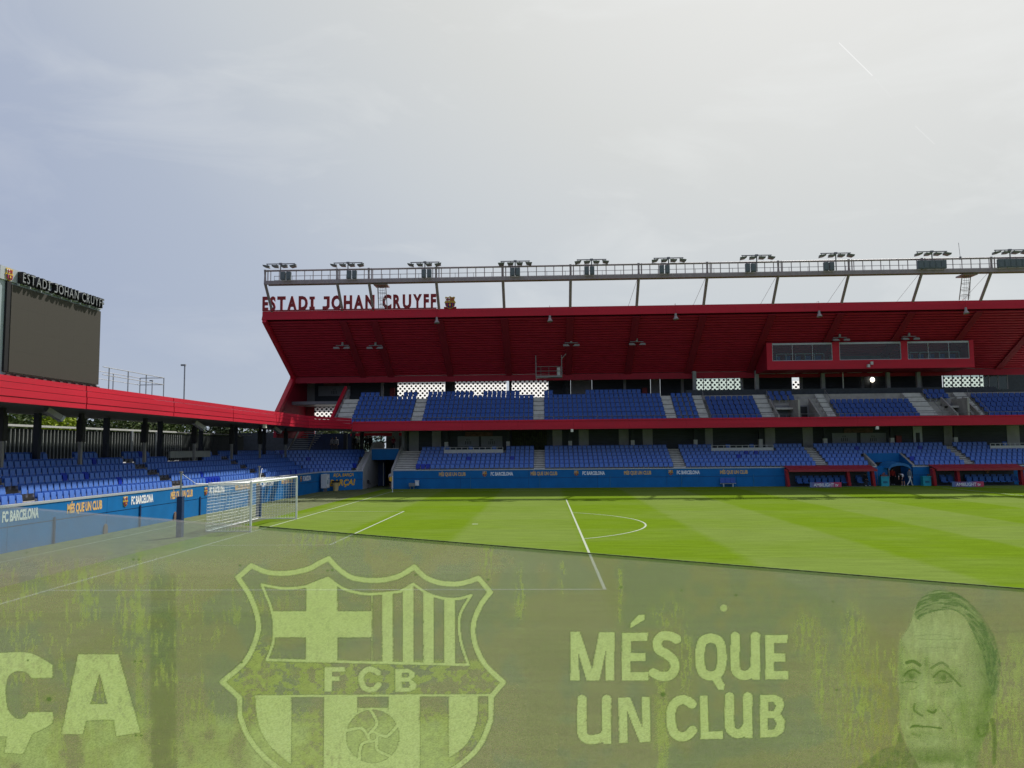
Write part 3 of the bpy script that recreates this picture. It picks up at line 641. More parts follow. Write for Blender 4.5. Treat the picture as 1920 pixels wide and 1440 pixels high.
# round lamp (lit) on the wall under the press box
p = atY(1635.5, 712, 54.6); e = empty('wall_lamp', p, 'small round lit lamp on the dark wall under the press box', 'lamp')
LAMPM = mat('lamp_glow', (1, .9, .72), .5, .02, emit=2.5); part(MB().prism([(.26*math.cos(a*PI/8), .30*math.sin(a*PI/8)) for a in range(16)], (0, -.08, 0), None, p), 'diffuser', LAMPM, e)
part(MB().box(p.x-.1, p.x+.1, p.y, p.y+.4, p.z-1.2, p.z-.25), 'bracket', GREYM, e)
# ================================================================== corner tunnel and players' tunnel
ct = empty('corner_tunnel', (-2.4, 41, 0), 'open corner tunnel between pale side walls with a blue panel above', 'tunnel')
def sidewall(mb, x, th, y0, z0, y1, z1, yb):
    v = [(y0, 0), (yb, 0), (yb, z1), (y1, z1), (y0, z0)]; n = 5
    return mb.add([(x, a, b) for a, b in v]+[(x+th, a, b) for a, b in v], [tuple(range(n)), tuple(range(2*n-1, n-1, -1))]+[(i, (i+1) % n, (i+1) % n+n, i+n) for i in range(n)])
LWL = mat('tunnel_pale_wall', (.40, .385, .37), .8, .1, 1.5, dirt=((.25, .24, .23), 1.2, .6))
part(sidewall(MB(), -4.22, .22, 38.82, 2.0, 44.6, 4.9, 50), 'side_wall', LWL, ct)
part(sidewall(MB(), -1.05, .2, 38.78, 2.0, 44.6, 4.6, 50), 'side_wall', LWL, ct)
p, q = atY(712, 842, 43.0), atY(767, 860, 43.0)
part(MB().box(-4.0, -1.05, 43.0, 43.2, q.z-.1, p.z), 'lintel_panel', BLUE, ct); part(MB().box(-4.0, -1.05, 42.95, 43.25, p.z, p.z+.08), 'lintel_rail', STEEL, ct)
part(MB().box(-4.0, -1.05, 43.2, 50, 3.5, 3.86), 'walkway_slab', GREYM, ct)
part(MB().box(-4.0, -1.05, 49.6, 49.8, 0, 3.5), 'rear_wall', DARK, ct)
part(MB().box(-4.0, -3.2, 46.4, 46.5, 0, 3.4), 'blue_door', PAD, ct); part(MB().box(-1.9, -1.05, 45.2, 45.3, 0, 2.9), 'pale_door', GREYM, ct)
part(MB().box(-3.35, -3.28, 46, 46.08, 0, 2.6), 'door_edge', OFFW, ct)
s = MB()
for k in range(6):
    for h in (0, 1):
        s.box(-5.0, -4.22, 38.95+k*.95+h*.475, 46, FL(k)-.1+h*.18, FL(k)-.1+.18*(h+1))
part(s, 'stair_flight', CONL, ct)
part(MB().box(-9.5, -.85, 45.6, 55, 3.5, 3.86), 'concourse_slab', CONC, ct)
part(MB().box(-1.0, -.75, 44.6, YB+.3, 3.86, 6.1), 'end_pillar', GREYP, ct)
for i, u in enumerate((728, 735)): pass
pt = empty('players_tunnel', ((TX0+TX1)/2, 40.5, 0), 'blue players tunnel cut into the lower seats between the shelters', 'tunnel')
part(MB().box(TX0-.2, TX1+.2, 41.7, 41.9, 2.0, FL(3)+.45), 'back_panel', BLUE, pt)
for x, mt in ((TX0-.2, CONC), (TX1, CONC)):
    part(MB().add([(x, 38.85, 0), (x, 41.9, 0), (x, 41.9, FL(3)+.5), (x, 38.85, 2.05), (x+.2, 38.85, 0), (x+.2, 41.9, 0), (x+.2, 41.9, FL(3)+.5), (x+.2, 38.85, 2.05)], [(0, 1, 2, 3), (7, 6, 5, 4), (0, 3, 7, 4), (3, 2, 6, 7), (2, 1, 5, 6), (0, 4, 5, 1)]), 'side_wall', mt, pt)
    xx = x+.2 if x < TX0 else x-.03
    part(MB().add([(xx, 38.86, 0), (xx, 41.7, 0), (xx, 41.7, FL(3)+.4), (xx, 38.86, 1.98), (xx+.03, 38.86, 0), (xx+.03, 41.7, 0), (xx+.03, 41.7, FL(3)+.4), (xx+.03, 38.86, 1.98)], [(0, 1, 2, 3), (7, 6, 5, 4), (0, 3, 7, 4), (3, 2, 6, 7), (2, 1, 5, 6), (0, 4, 5, 1)]), 'side_lining', BLUE, pt)
dx0, dx1 = atY(1665, 900, 38.8).x, atY(1690, 900, 38.8).x
part(MB().box(TX0, dx0, 38.84, 39.0, 0, 1.95), 'front_panel', BLUE, pt)
part(MB().box(dx0, TX1-.05, 41.5, 41.68, 0, 2.3), 'dark_interior', BLACK, pt)
cz = 2.08; n = 8; cp = MB(); pr = [(dx0-.35+(dx1-dx0+.9)*i/n, 1.88+.42*math.sin(PI*i/n)**.6 if 0 < i < n else 1.75) for i in range(n+1)]
cp.add([(x, 37.7, z) for x, z in pr]+[(x, 40.2, z+.12) for x, z in pr], [(i, i+1, i+n+2, i+n+1) for i in range(n)])
cp.add([(x, 37.7, z) for x, z in pr]+[(x, 37.7, z-.28) for x, z in pr], [(i, i+1, i+n+2, i+n+1) for i in range(n)])
part(cp, 'canopy', mat('canopy_blue', (.02, .15, .36), .5), pt)
part(MB().tube([(dx0-.33, 37.7, 0), (dx0-.33, 37.7, 1.75)], .03, 6), 'canopy_post', STEEL, pt)

# ================================================================== LEFT STAND
ls = empty('end_stand', (-11, 0, 0), 'low end stand behind the goal with a flat red-edged roof', 'stadium stand')
FE = lambda k: 1.08+.365*k
def poly(d, xe=-5.0): return [(-7.3-d, -52), (-7.3-d, 35.2+.389*d), (xe, 35.2+.676*d+.737*((-7.3-xe)*-1+.737*d)/.676)]
t = MB()
for k in range(7):
    d = .22+.8*k; A, B, C = poly(d)
    zb, zt = (FE(k-1) if k else 0), FE(k)
    out = [A, B, C, (-5.0, 50.5+k*.01), (-15.5-k*.01, 50.5+k*.01), (-15.5-k*.01, -52)]
    out = [(a, b) for a, b in out]
    t.add([(a, b, zb) for a, b in out]+[(a, b, zt) for a, b in out], [(0, 1, 2, 3, 4, 5), (11, 10, 9, 8, 7, 6)]+[(i, (i+1) % 6, (i+1) % 6+6, i+6) for i in range(6)])
part(t, 'terrace', CONC, ls)
# roof: red edge of long boards, following the corner
def edge(z0, z1, off, th, mt, name, parent, x0=-8.0):
    P = [(x0+off, -52), (x0+off, 33.0), (-5.35+off*.6, 39.42+off)]
    nz = 1
    for (a, b) in zip(P, P[1:]):
        d = (Vector(b)-Vector(a)).normalized(); n = Vector((-d.y, d.x))*th
        L_ = (Vector(b)-Vector(a)).length; m = max(1, round(L_/9))
        for i in range(m):
            p, q = Vector(a).lerp(Vector(b), i/m), Vector(a).lerp(Vector(b), (i+1)/m-(.0012 if i < m-1 else 0))
            part(MB().add([(p.x, p.y, z0), (q.x, q.y, z0), (q.x+n.x, q.y+n.y, z0), (p.x+n.x, p.y+n.y, z0), (p.x, p.y, z1), (q.x, q.y, z1), (q.x+n.x, q.y+n.y, z1), (p.x+n.x, p.y+n.y, z1)], [(0, 3, 2, 1), (4, 5, 6, 7), (0, 1, 5, 4), (1, 2, 6, 5), (2, 3, 7, 6), (3, 0, 4, 7)]), name, mt, parent)
rr = part(MB().add([(-8.05, -52, 7.28), (-8.05, 33, 7.0), (-5.5, 39.6, 6.8), (-14.6, 50, 6.75), (-14.6, -52, 7.1), (-8.05, -52, 6.30), (-8.05, 33, 6.30), (-5.5, 39.6, 6.1), (-14.6, 50, 6.28), (-14.6, -52, 6.22)], [(0, 1, 2, 3, 4), (9, 8, 7, 6, 5), (0, 5, 6, 1), (1, 6, 7, 2), (2, 7, 8, 3), (3, 8, 9, 4), (4, 9, 5, 0)]), 'roof', mat('roof_underside', (.055, .055, .06), .6, .2, 1.5), ls)
zz = [6.24, 6.50, 6.83, 7.13, 7.40]
for j in range(4):
    edge(zz[j]+(.012 if j else 0), zz[j+1]-.012, (.0, .02, .0, -.03)[j], .12, RED, 'fascia_board', rr)
# columns, hanging loudspeakers and hanging lamps
YC = [-4.5, -1.63, 5.22, 12.2, 19.0, 26.2, 33.5]
for y in YC:
    part(MB().box(-12.68, -12.4, y-.14, y+.14, 3.2, 6.22), 'column', mat('dark_blue_steel', (.014, .018, .032), .5), ls)
def hung_speaker(u, lab):
    p = atX(u, 800, -11.0); e = empty('hanging_loudspeaker', (p.x, p.y, 4.66), lab, 'loudspeaker', 'loudspeakers hanging under the left stand roof')
    part(MB().box(-11.16, -10.84, p.y-.19, p.y+.19, 4.66, 5.86), 'cabinet', BLACK, e)
    part(MB().box(-10.84, -10.82, p.y-.15, p.y+.15, 4.75, 5.75), 'grille', mat('speaker_grille', (.02, .02, .024), .8, .4, 60), e)
    part(MB().box(-11.1, -10.9, p.y-.12, p.y+.12, 5.86, 6.24), 'bracket', BLACK, e)
    part(MB().box(-11.08, -10.92, p.y-.09, p.y+.09, 3.4, 4.64), 'lower_post', GREYM, e)
for u, lb in ((4, 'black loudspeaker box cut by the left edge of the photo'), (152, 'largest fully visible black loudspeaker box under the left roof'), (272, 'black loudspeaker box right of the white car'), (365, 'black loudspeaker box beside a dark column and a pale spotlight'), (435, 'black loudspeaker box above the far end of the desk'), (488, 'small black loudspeaker box left of the corner stairs'), (536, 'farthest black loudspeaker box next to the corner stairs')):
    hung_speaker(u, lb)
def spot(u, v, x, lab):
    p = atX(u, v, x); e = empty('spotlight', p, lab, 'spotlight', 'spotlights under the left stand roof')
    part(MB().obox(p+Vector((0, -.12, .1)), p+Vector((.35, .42, -.28)), .42, .26), 'housing', GREYM, e); part(MB().obox(p+Vector((.36, .43, -.29)), p+Vector((.42, .52, -.36)), .44, .28), 'front_glass', STEEL, e)
    part(MB().tube([p+Vector((0, 0, .1)), (p.x, p.y, 6.24)], .03, 5), 'stem', GREYM, e)
spot(89, 772, -9.2, 'grey spotlight hanging under the roof at far left'); spot(365, 794, -9.2, 'grey spotlight by the fourth loudspeaker under the left roof'); spot(513, 803, -9.6, 'small grey spotlight under the roof near the corner')
# rear fence of upright slats
fe = empty('slatted_fence', (-15.6, 10, 3.2), 'grey slatted metal fence behind the left stand', 'fence')
y = -7.0; i = 0
slm = MB().box(-.02, .02, -.165, .165, 0, 2.15).mesh('fence_slat', mat('fence_dark', (.022, .028, .027), .5, .2, 3)); fixn(slm)
fnm = MB().box(-.012, .03, -.016, .016, .0, 2.05).mesh('fence_fin', mat('fence_fin_white', (.42, .44, .43), .45)); fixn(fnm)
while y < 36:
    shared('fence_slat', slm, fe, (-15.6, y, 3.35))
    if y < 22: shared('fence_fin', fnm, fe, (-15.53, y+.185, 3.4))
    y += .37; i += 1
part(MB().box(-15.68, -15.45, -9, 21, 5.60, 5.72), 'top_rail', OFFW, fe); part(MB().box(-15.65, -15.5, 21, 38, 5.60, 5.68), 'top_rail', GREYM, fe)
for y in (2.9, 10.6, 13.9, 17.6): part(MB().box(-15.53, -15.4, y-.06, y+.06, 3.2, 5.62), 'fence_post', PGREY, fe)
part(MB().box(-14.6, -14.3, -52, 50, 0, 3.3), 'base_wall', CONC, fe)
# long desk among the seats
p, q = atX(317, 852, -12.0), atX(392, 860, -12.0)
dk = empty('press_desk', ((p.x), (p.y+q.y)/2, 3.3), 'grey press desk among the upper seats of the left stand', 'desk')
part(MB().box(-12.0, -11.9, p.y, q.y, 3.62, 4.08), 'front_board', GREYP, dk); part(MB().box(-12.45, -11.88, p.y, q.y, 4.08, 4.12), 'desk_top', GREYM, dk)
for i in range(6): y = p.y+(q.y-p.y)*i/5; part(MB().box(-12.4, -12.36, y-.03, y+.03, 3.3, 4.4), 'leg', GREYM, dk)
# corner interior: stairs, glazing, blue wall
cs = empty('corner_stairs', (-12.5, 44, 3.86), 'steel stair flight rising under the roof at the far end of the left stand', 'stairs')
for i in range(12): z = 3.5+i*.24; x = atY(535+i*1.9, 845-i*3, 47).x; part(MB().box(x, x+2.3, 46.8+i*.28, 47.1+i*.28, z, z+.07), 'step', GREYP, cs)
pp0, pp1 = atY(536, 848, 46.5), atY(560, 808, 50)
part(MB().obox((pp0.x, 46.5, 3.6), (pp1.x, 50, 6.3), .06, .3), 'stringer', GREYM, cs); part(MB().obox((pp0.x+2.4, 46.5, 3.6), (pp1.x+2.2, 50, 6.3), .06, .3), 'stringer', GREYM, cs)
cg = empty('corner_lobby', (-7, 54, 3.86), 'dark glazed lobby under the upper tier in the corner', 'building')
part(MB().box(-14.3, -8.8, 54, 54.2, 3.86, 6.1), 'wall', mat('lobby_blue', (.01, .025, .08), .5), cg)
part(MB().box(-8.8, -4.9, 54.3, 54.35, 3.86, 5.75), 'window_pane', GLASS, cg); part(MB().box(-9, -2.5, 53.9, 54.4, 5.75, 6.1), 'red_lintel', RED, cg)
part(MB().box(-30, -14.3, 55, 55.2, 2, 6.3), 'rear_wall', DARKP, cg); part(MB().box(-4.9, -.9, 55.4, 55.6, 3.86, 6.3), 'rear_wall', DARKP, cg)
for x in (-8.8, -7.6, -6.4, -5.3): part(MB().box(x-.05, x+.05, 54.1, 54.3, 3.86, 5.75), 'mullion', DARKP, cg)
for u in (647, 662, 678): x = X8(u, 830, 50); part(MB().box(x-.2, x+.2, 50, 50.4, 3.86, 6.12), 'column', BLACK, cg)
p = atY(691.5, 823, 51); e = empty('parking_sign', p, 'round-cornered blue and white P sign in the corner opening', 'sign')
part(MB().prism([(-.28, -.42), (.28, -.42), (.34, -.3), (.34, .3), (.28, .42), (-.28, .42), (-.34, .3), (-.34, -.3)], (0, .06, 0), None, p), 'sign_plate', WHITE, e)
part(MB().prism([(-.24, -.22), (.24, -.22), (.24, .34), (-.24, .34)], (0, -.02, 0), None, p-Vector((0, .01, 0))), 'blue_field', mat('sign_blue', (.02, .07, .30), .4), e)
part(text_on(MB(), 'P', p+Vector((-.13, -.04, .06)), p+Vector((.15, -.04, .06)), .42, None, (0, 0, 1), (0, -1, 0), .01, WHITE, .04), 'letter', None, e)
part(MB().tube([p+Vector((0, .1, -1.3)), p+Vector((0, .1, .3))], .035, 6), 'pole', STEEL, e)

# ================================================================== SEATS
def seat_parts(mb, f=None):
    """folding seat facing -Y, origin on the floor below the backrest"""
    return mb
BK = [(-.225, .40), (.225, .40), (.235, .80), (.20, .835), (-.20, .835), (-.235, .80)]
def back_geo(mb, mt=None):
    X = [(p[0], 0, p[1]) for p in BK]
    mb.add([(x, .0+(.05 if z > .6 else 0), z) for x, y, z in X]+[(x, .045+(.05 if z > .6 else 0), z) for x, y, z in X], [(0, 1, 2, 3, 4, 5), (11, 10, 9, 8, 7, 6)]+[(i, i+6, (i+1) % 6+6, (i+1) % 6) for i in range(6)], mt)
def pan_geo(mb, mt=None):
    mb.add([(-.195, -.10, .36), (.195, -.10, .36), (.185, -.055, .74), (-.185, -.055, .74), (-.195, -.06, .34), (.195, -.06, .34), (.185, -.03, .75), (-.185, -.03, .75)], [(0, 1, 2, 3), (7, 6, 5, 4), (0, 4, 5, 1), (1, 5, 6, 2), (2, 6, 7, 3), (3, 7, 4, 0)], mt)
def leg_geo(mb, mt=None): mb.box(-.25, -.235, -.06, .05, .18, .52, mt).box(.235, .25, -.06, .05, .18, .52, mt)
def bkt_geo(mb, mt=None):
    P = [(-.22, .45), (.22, .45), (.25, .60), (.24, .84), (.17, .91), (-.17, .91), (-.24, .84), (-.25, .60)]
    n = 8; mb.add([(x, .06*((z-.45)/.4)-.06*abs(x)/.25*1.2, z) for x, z in P]+[(x, .06*((z-.45)/.4)+.06, z) for x, z in P], [tuple(range(n)), tuple(range(2*n-1, n-1, -1))]+[(i, i+n, (i+1) % n+n, (i+1) % n) for i in range(n)], mt)
    mb.box(-.22, .22, -.38, .0, .38, .50, mt)
def M1(fn, nm, mt): b = MB(); fn(b); me = b.mesh(nm, mt); fixn(me); return me
ME_B, ME_P, ME_L = M1(back_geo, 'backrest', SEAT), M1(pan_geo, 'seat_pan', SEATL), M1(leg_geo, 'bracket', BRK)
ME_BN, ME_PN = M1(back_geo, 'backrest', SEATN), M1(pan_geo, 'seat_pan', SEATN)
bm_ = MB(); bkt_geo(bm_, SEATU); bm_.box(-.02, .02, -.36, -.30, .05, .40, BRK); ME_K = bm_.mesh('bucket_seat'); fixn(ME_K)
ORD = ['first', 'second', 'third', 'fourth', 'fifth', 'sixth', 'seventh']
def ordn(n):
    if n <= 7: return ORD[n-1]
    s = 'th' if 10 <= n % 100 <= 20 else {1: 'st', 2: 'nd', 3: 'rd'}.get(n % 10, 'th'); return '%d%s' % (n, s)
bulk = []                 # (x, y, z, rz) of the seats beyond the limit
cand = []
for k in range(7):        # left stand, X rows, gaps at the stairs
    x = -7.3-.50-.8*k-.18
    gaps = [(-8.5, -7.2), (6.35, 7.75), (21.6, 22.9)]
    y = -11.6+.8*0; yend = 35.2+.389*(.7+.8*k)-.3; n = {}
    while y < yend:
        b = next((i for i, (g0, g1) in enumerate(gaps) if y < g0), 3); ing = any(g0-.1 < y < g1+.1 for g0, g1 in gaps)
        desk = k in (5,) and 12.0 < y < 18.2
        top_gap = k == 6 and (-.2 < y < 2.4 or 4.6 < y < 6.2 or 11.2 < y < 18)
        vis = atX_v = None
        if not ing and not desk and not top_gap:
            n[b] = n.get(b, 0)+1; cand.append((x, y, FE(k), math.radians(90), k, b, n[b]))
        y += .5
cand_in = []
for c in cand:
    d = Vector((c[0], c[1], c[2]+.6))-CAM; dep = d.dot(AF); u = 960+FPX*d.dot(AR)/dep
    if u > -40: cand_in.append((dep, c))
cand_in.sort(key=lambda q: q[0])
blk = ['left of the first steps', 'between first and second steps', 'between second and third steps', 'beyond third steps']
rown = ['lowest row', 'second row', 'third row', 'fourth row', 'fifth row', 'sixth row', 'topmost row']
inst = cand_in[:298]; bulk += [c[1][:4] for c in cand_in[298:]]
mn = {}
for _, c in inst: mn[(c[4], c[5])] = min(mn.get((c[4], c[5]), 999), c[6])
for _, (x, y, z, rz, k, b, nn) in inst:
    e = bpy.data.objects.new('folding_seat', None); e.location = (x, y, z); e.rotation_euler.z = rz; COL.objects.link(e); e.empty_display_size = .1
    tag(e, '%s blue seat from the left, left stand %s, %s' % (ordn(nn-mn[(k, b)]+1), rown[k], blk[b]), 'seat', 'folding seats of the left stand')
    new = (k == 1 and 11.3 < y < 13.9) or random.random() < .025
    for nm, me in (('backrest', ME_BN if new else ME_B), ('seat_pan', ME_PN if new else ME_P), ('bracket', ME_L)):
        o = bpy.data.objects.new(nm, me); COL.objects.link(o); o.parent = e
# corner seats
for k in range(7):
    d = .70+.8*k; dr = Vector((.676, .737)); nn_ = Vector((-.737, .676)); P = Vector((-7.3, 35.2))+nn_*d; t0 = -.389*d+.3; t1 = (2.3+.737*d)/.676-.45
    t_ = t0
    while t_ < t1: q = P+dr*t_; bulk.append((q.x, q.y, FE(k), math.radians(47.5))); t_ += .5
# far lower tier
for k in range(6):
    yb = YLk(k)+.62
    for (a, b) in ((1.36, 13.72), (14.85, 28.1), (29.35, 42.6), (43.8, 57.5), (58.5, 69)):
        n = int((b-a-.1)/.5); st = (b-a)/n
        for i in range(n):
            x = a+st*(i+.5)
            if k < 3 and TX0-.5 < x < TX1+.5: continue
            if k >= 4 and (3.95 < x < 10.5 or 33.1 < x < 39.6 or x > 62.3): 
                if k == 4 or (i*7) % 5: continue
            bulk.append((x, yb, FL(k), 0))
# far upper tier, folding seats
for k in range(7):
    yb = YUk(k)+.6
    for (a, b) in ((-5.75, .72), (1.9, 13.7), (14.85, 27.65), (28.7, 31.1)):
        n = int((b-a-.1)/.5); st = (b-a)/n
        for i in range(n):
            x = a+st*(i+.5)
            if k == 6 and (a < 0 and (x > -3.5) and x < -.9 or 6.9 < x < 8.2 or 12 < x < 14 or 15.8 < x < 19.4 or x > 25.5): continue
            bulk.append((x, yb, FU(k), 0))
sb = MB(); back_geo(sb, SEAT); pan_geo(sb, SEATL); leg_geo(sb, BRK); NM = len(sb.mats)
V0 = np.array(sb.v); nV = len(V0); nF = len(sb.f)
AV = []; AFc = []; AM = []
rs = np.random.RandomState(3)
for i, (x, y, z, rz) in enumerate(bulk):
    c, s = math.cos(rz), math.sin(rz); v = V0.copy(); v[:, 1] += (v[:, 2]-.4)*rs.uniform(-.03, .03)
    AV.append(np.stack([v[:, 0]*c-v[:, 1]*s+x, v[:, 0]*s+v[:, 1]*c+y, v[:, 2]+z], 1)); o = i*nV
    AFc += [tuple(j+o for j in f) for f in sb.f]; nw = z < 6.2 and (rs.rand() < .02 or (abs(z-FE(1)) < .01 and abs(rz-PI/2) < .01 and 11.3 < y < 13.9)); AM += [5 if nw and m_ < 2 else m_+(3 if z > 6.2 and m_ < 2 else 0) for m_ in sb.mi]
me = bpy.data.meshes.new('folding_seats'); me.from_pydata(np.concatenate(AV).tolist(), [], AFc)
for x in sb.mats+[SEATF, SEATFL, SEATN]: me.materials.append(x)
me.polygons.foreach_set('material_index', AM); fixn(me)
o = bpy.data.objects.new('folding_seats', me); COL.objects.link(o); tag(o, 'blue folding seats filling both tiers of the far stand and the corner', 'seats', None, 'stuff')
# bucket seats of the upper tier, right-hand blocks
def bucket(x, k, lab):
    o = bpy.data.objects.new('bucket_seat', ME_K); o.location = (x, YUk(k)+.5, FU(k)); COL.objects.link(o); tag(o, lab, 'seat', 'padded seats on the right of the upper tier')
for (a, b, ks, where) in ((32.25, 37.5, range(0, 5), 'block left of the stairwell door'), (39.1, 41.9, range(4, 6), 'small block above the left grey door'), (45.35, 53.65, range(0, 4), 'block right of the stairwell'), (55.8, 58.2, range(4, 6), 'small block above the right grey door'), (60.5, 68, range(0, 5), 'rightmost block')):
    n = int((b-a)/.56)
    for k in ks:
        for i in range(n): bucket(a+(b-a)*(i+.5)/n, k, 'navy padded seat, %s from left, %s row up, %s' % (ordn(i+1), ORD[k-ks[0]], where))
# pale counters in the lower tier
def counter(u0, u1, v0, v1, lab):
    y = YLk(4)+.35; p, q = onB(u0, u1, v0, v1, y); e = empty('counter_desk', ((p.x+q.x)/2, y, FL(4)), lab, 'desk', 'pale counters in the lower tier')
    z = (p.z+q.z)/2; part(MB().box(p.x, q.x, y, y+.05, z-.30, z+.18), 'front_board', OFFW, e); part(MB().box(p.x, q.x, y+.05, y+.5, z+.12, z+.16), 'desk_top', OFFW, e)
    n = 10
    for i in range(n+1): x = p.x+(q.x-p.x)*i/n; part(MB().box(x-.03, x+.03, y-.02, y+.02, z-.5, z+.42), 'upright', OFFW, e)
    part(MB().box(p.x, q.x, y-.02, y+.02, z+.40, z+.44), 'top_rail', OFFW, e)
counter(833, 943, 841, 851, 'white counter desk with ten bays at left of the lower tier'); counter(1334, 1450, 838, 847, 'pale counter desk in the middle of the lower tier'); counter(1857, 1950, 834, 843, 'pale counter desk at the right edge of the lower tier')
# ================================================================== roof-top sign, crest, floodlight bridge
def roofsign():
    p0, p1 = atY(493, 581, YF-.1), atY(818, 579.5, YF-.1); y = YF-.15
    e = empty('roof_sign', (p0.x, y, ZF1), 'red stadium name letters standing on the roof edge', 'sign')
    words = 'ESTADI JOHAN CRUYFF'; vs_ = []
    # advance widths from the font itself
    adv = {c: (text_geo(c, .0) if c != ' ' else None) for c in set(words)}
    wd = [(.0 if c == ' ' else max(v[0] for v in adv[c][0])-min(v[0] for v in adv[c][0])) for c in words]
    gap, spw = .13, .30; tot = sum(w_ if c != ' ' else spw for w_, c in zip(wd, words))+gap*(len(words)-1); sc = (p1.x-p0.x)/tot
    x = p0.x; zt = atY(493, 558, y).z; zb = ZF1+.14; h = zt-zb
    for c, w_ in zip(words, wd):
        if c == ' ': x += (spw+gap)*sc; continue
        part(text_on(MB(), c, (x, y, zb+h/2), (x+w_*sc, y, zb+h/2), h, None, (0, 0, 1), (0, -1, 0), .16, REDS, .045), 'letter', None, e)
        x += (w_+gap)*sc
    part(MB().box(p0.x, p1.x, y-.08, y+.05, ZF1+.02, ZF1+.14), 'base_rail', REDS, e)
roofsign()
p = atY(844, 567.5, YF-.1); e = empty('crest_sign', (p.x, YF-.1, ZF1), 'coloured club crest standing on the roof edge', 'crest')
part(crest(MB(), Vector((p.x, YF-.1, p.z)), 1.2, 1.36, (1, 0, 0), (0, -1, 0), .10), 'crest', None, e); part(MB().box(p.x-.65, p.x+.65, YF-.16, YF+.05, ZF1+.02, ZF1+.2), 'plinth', REDS, e)
BY = 36.5; BZ0, BZ1 = 21.2, 22.58
fb = empty('floodlight_bridge', (27, BY, 21), 'long steel walkway bridge carried on leaning masts above the roof', 'gantry')
part(MB().box(-13.75, XR, BY-.12, BY+.12, BZ0-.05, BZ0+.33), 'bottom_chord', MASTM, fb); part(MB().box(-13.75, XR, BY+.9, BY+1.1, BZ0+.02, BZ0+.26), 'bottom_chord', MASTM, fb)
part(MB().box(-13.75, XR, BY+.12, BY+.9, BZ0+.10, BZ0+.15), 'walkway_deck', GREYM, fb)
part(MB().tube([(-13.8, BY, BZ1), (XR, BY, BZ1)], .095, 8), 'top_chord', MASTM, fb)
part(MB().tube([(-13.2, BY+1.1, BZ0+1.05), (XR, BY+1.1, BZ0+1.05)], .028, 5), 'walkway_rail', GREYM, fb); part(MB().tube([(-13.2, BY+1.1, BZ0+.62), (XR, BY+1.1, BZ0+.62)], .02, 5), 'walkway_rail', GREYM, fb)
bal = MB().tube([(0, 0, 0), (0, 0, BZ1-BZ0-.33)], .045, 5).mesh('baluster', MASTM); ral = MB().tube([(0, 0, 0), (0, 0, 1.0)], .02, 4).mesh('rail_post', GREYM)
x = -13.2
while x < XR: shared('baluster', bal, fb, (x, BY, BZ0+.33)); x += .885
x = -13.2
while x < XR: shared('rail_post', ral, fb, (x, BY+1.1, BZ0+.1)); x += 1.9
for x in MASTX:
    part(MB().tube([(x, YF+.15, ZF1-.1), (x, BY+.05, BZ0+.1), (x, BY, BZ1+.12)], [.15, .15, .13], 8), 'mast', MASTM, fb)
    part(MB().tube([(x+.3, BY, BZ0+.33), (x+.3, BY, BZ1+.1)], .06, 5), 'baluster', MASTM, fb)
    if x > 20: part(MB().tube([(x-.05, BY+.4, BZ0+.1), (x-.7, YF+3, ZF1+.1)], .018, 4), 'stay_cable', GREYM, fb)
def ladder(u, lab):
    x = atY(u, 545, BY+1).x; e = empty('ladder_cage', (x, BY+1.3, ZF1), lab, 'ladder', 'caged ladders up to the floodlight bridge')
    part(MB().tube([(x-.45, BY+1.9, ZF1), (x-.42, BY+1.1, BZ0)], .05, 5), 'stile', MASTM, e); part(MB().tube([(x+.45, BY+1.9, ZF1), (x+.42, BY+1.1, BZ0)], .05, 5), 'stile', MASTM, e)
    for i in range(7):
        z = ZF1+.2+i*.34; r = MB(); r.tube([(x-.3, BY+1.8-i*.1, z), (x+.3, BY+1.8-i*.1, z)], .02, 4); part(r, 'rung', GREYM, e)
    for i in range(4):
        z = ZF1+.4+i*.6; pts = [(x+.42*math.cos(a), BY+1.6+.42*math.sin(a)-i*.15, z) for a in [2*PI*j/10 for j in range(11)]]; part(MB().tube(pts, .018, 4), 'hoop', GREYM, e)
    for s in (-.3, -.1, .1, .3): part(MB().tube([(x+s, BY+1.3, ZF1), (x+s, BY+.9, BZ0)], .014, 4), 'cage_bar', GREYM, e)
    part(MB().box(x-.7, x+.7, BY+.3, BY+1.9, BZ0-.2, BZ0-.06), 'landing', MASTM, e)
ladder(715, 'caged ladder behind the stadium name letters'); ladder(1815, 'caged ladder above the right end of the press box')
def cluster(u, v, lab, sgn):
    p = atY(u, v, BY-.05); x, z = p.x, p.z; e = empty('floodlight_cluster', (x, BY, BZ1), lab, 'floodlight', 'floodlight clusters on the bridge')
    part(MB().tube([(x, BY-.15, BZ0+.4), (x, BY-.15, z)], .06, 6), 'stem', GREYM, e); part(MB().box(x-1.5, x+1.5, BY-.2, BY-.1, z-.05, z+.03).box(x-.15, x+.15, BY-.25, BY-.05, z-.1, z+.08), 'crossbar', GREYM, e)
    for i in range(4):
        cx = x-1.4+i*.93; hd = MB(); tilt = .035*sgn*(i-1.5)
        hd.add([(cx-.30, BY-.55, z-.38+tilt), (cx+.30, BY-.55, z-.38-tilt), (cx+.24, BY+.1, z-.40-tilt), (cx-.24, BY+.1, z-.40+tilt), (cx-.36, BY-.62, z-.22+tilt), (cx+.36, BY-.62, z-.22-tilt), (cx+.20, BY+.12, z-.14-tilt), (cx-.20, BY+.12, z-.14+tilt)], [(0, 3, 2, 1), (4, 5, 6, 7), (0, 1, 5, 4), (1, 2, 6, 5), (2, 3, 7, 6), (3, 0, 4, 7)])
        hd.box(cx-.03, cx+.03, BY-.18, BY-.12, z-.2, z-.03); part(hd, 'lamp_head', mat('floodlight_grey', (.15, .155, .155), .4), e)
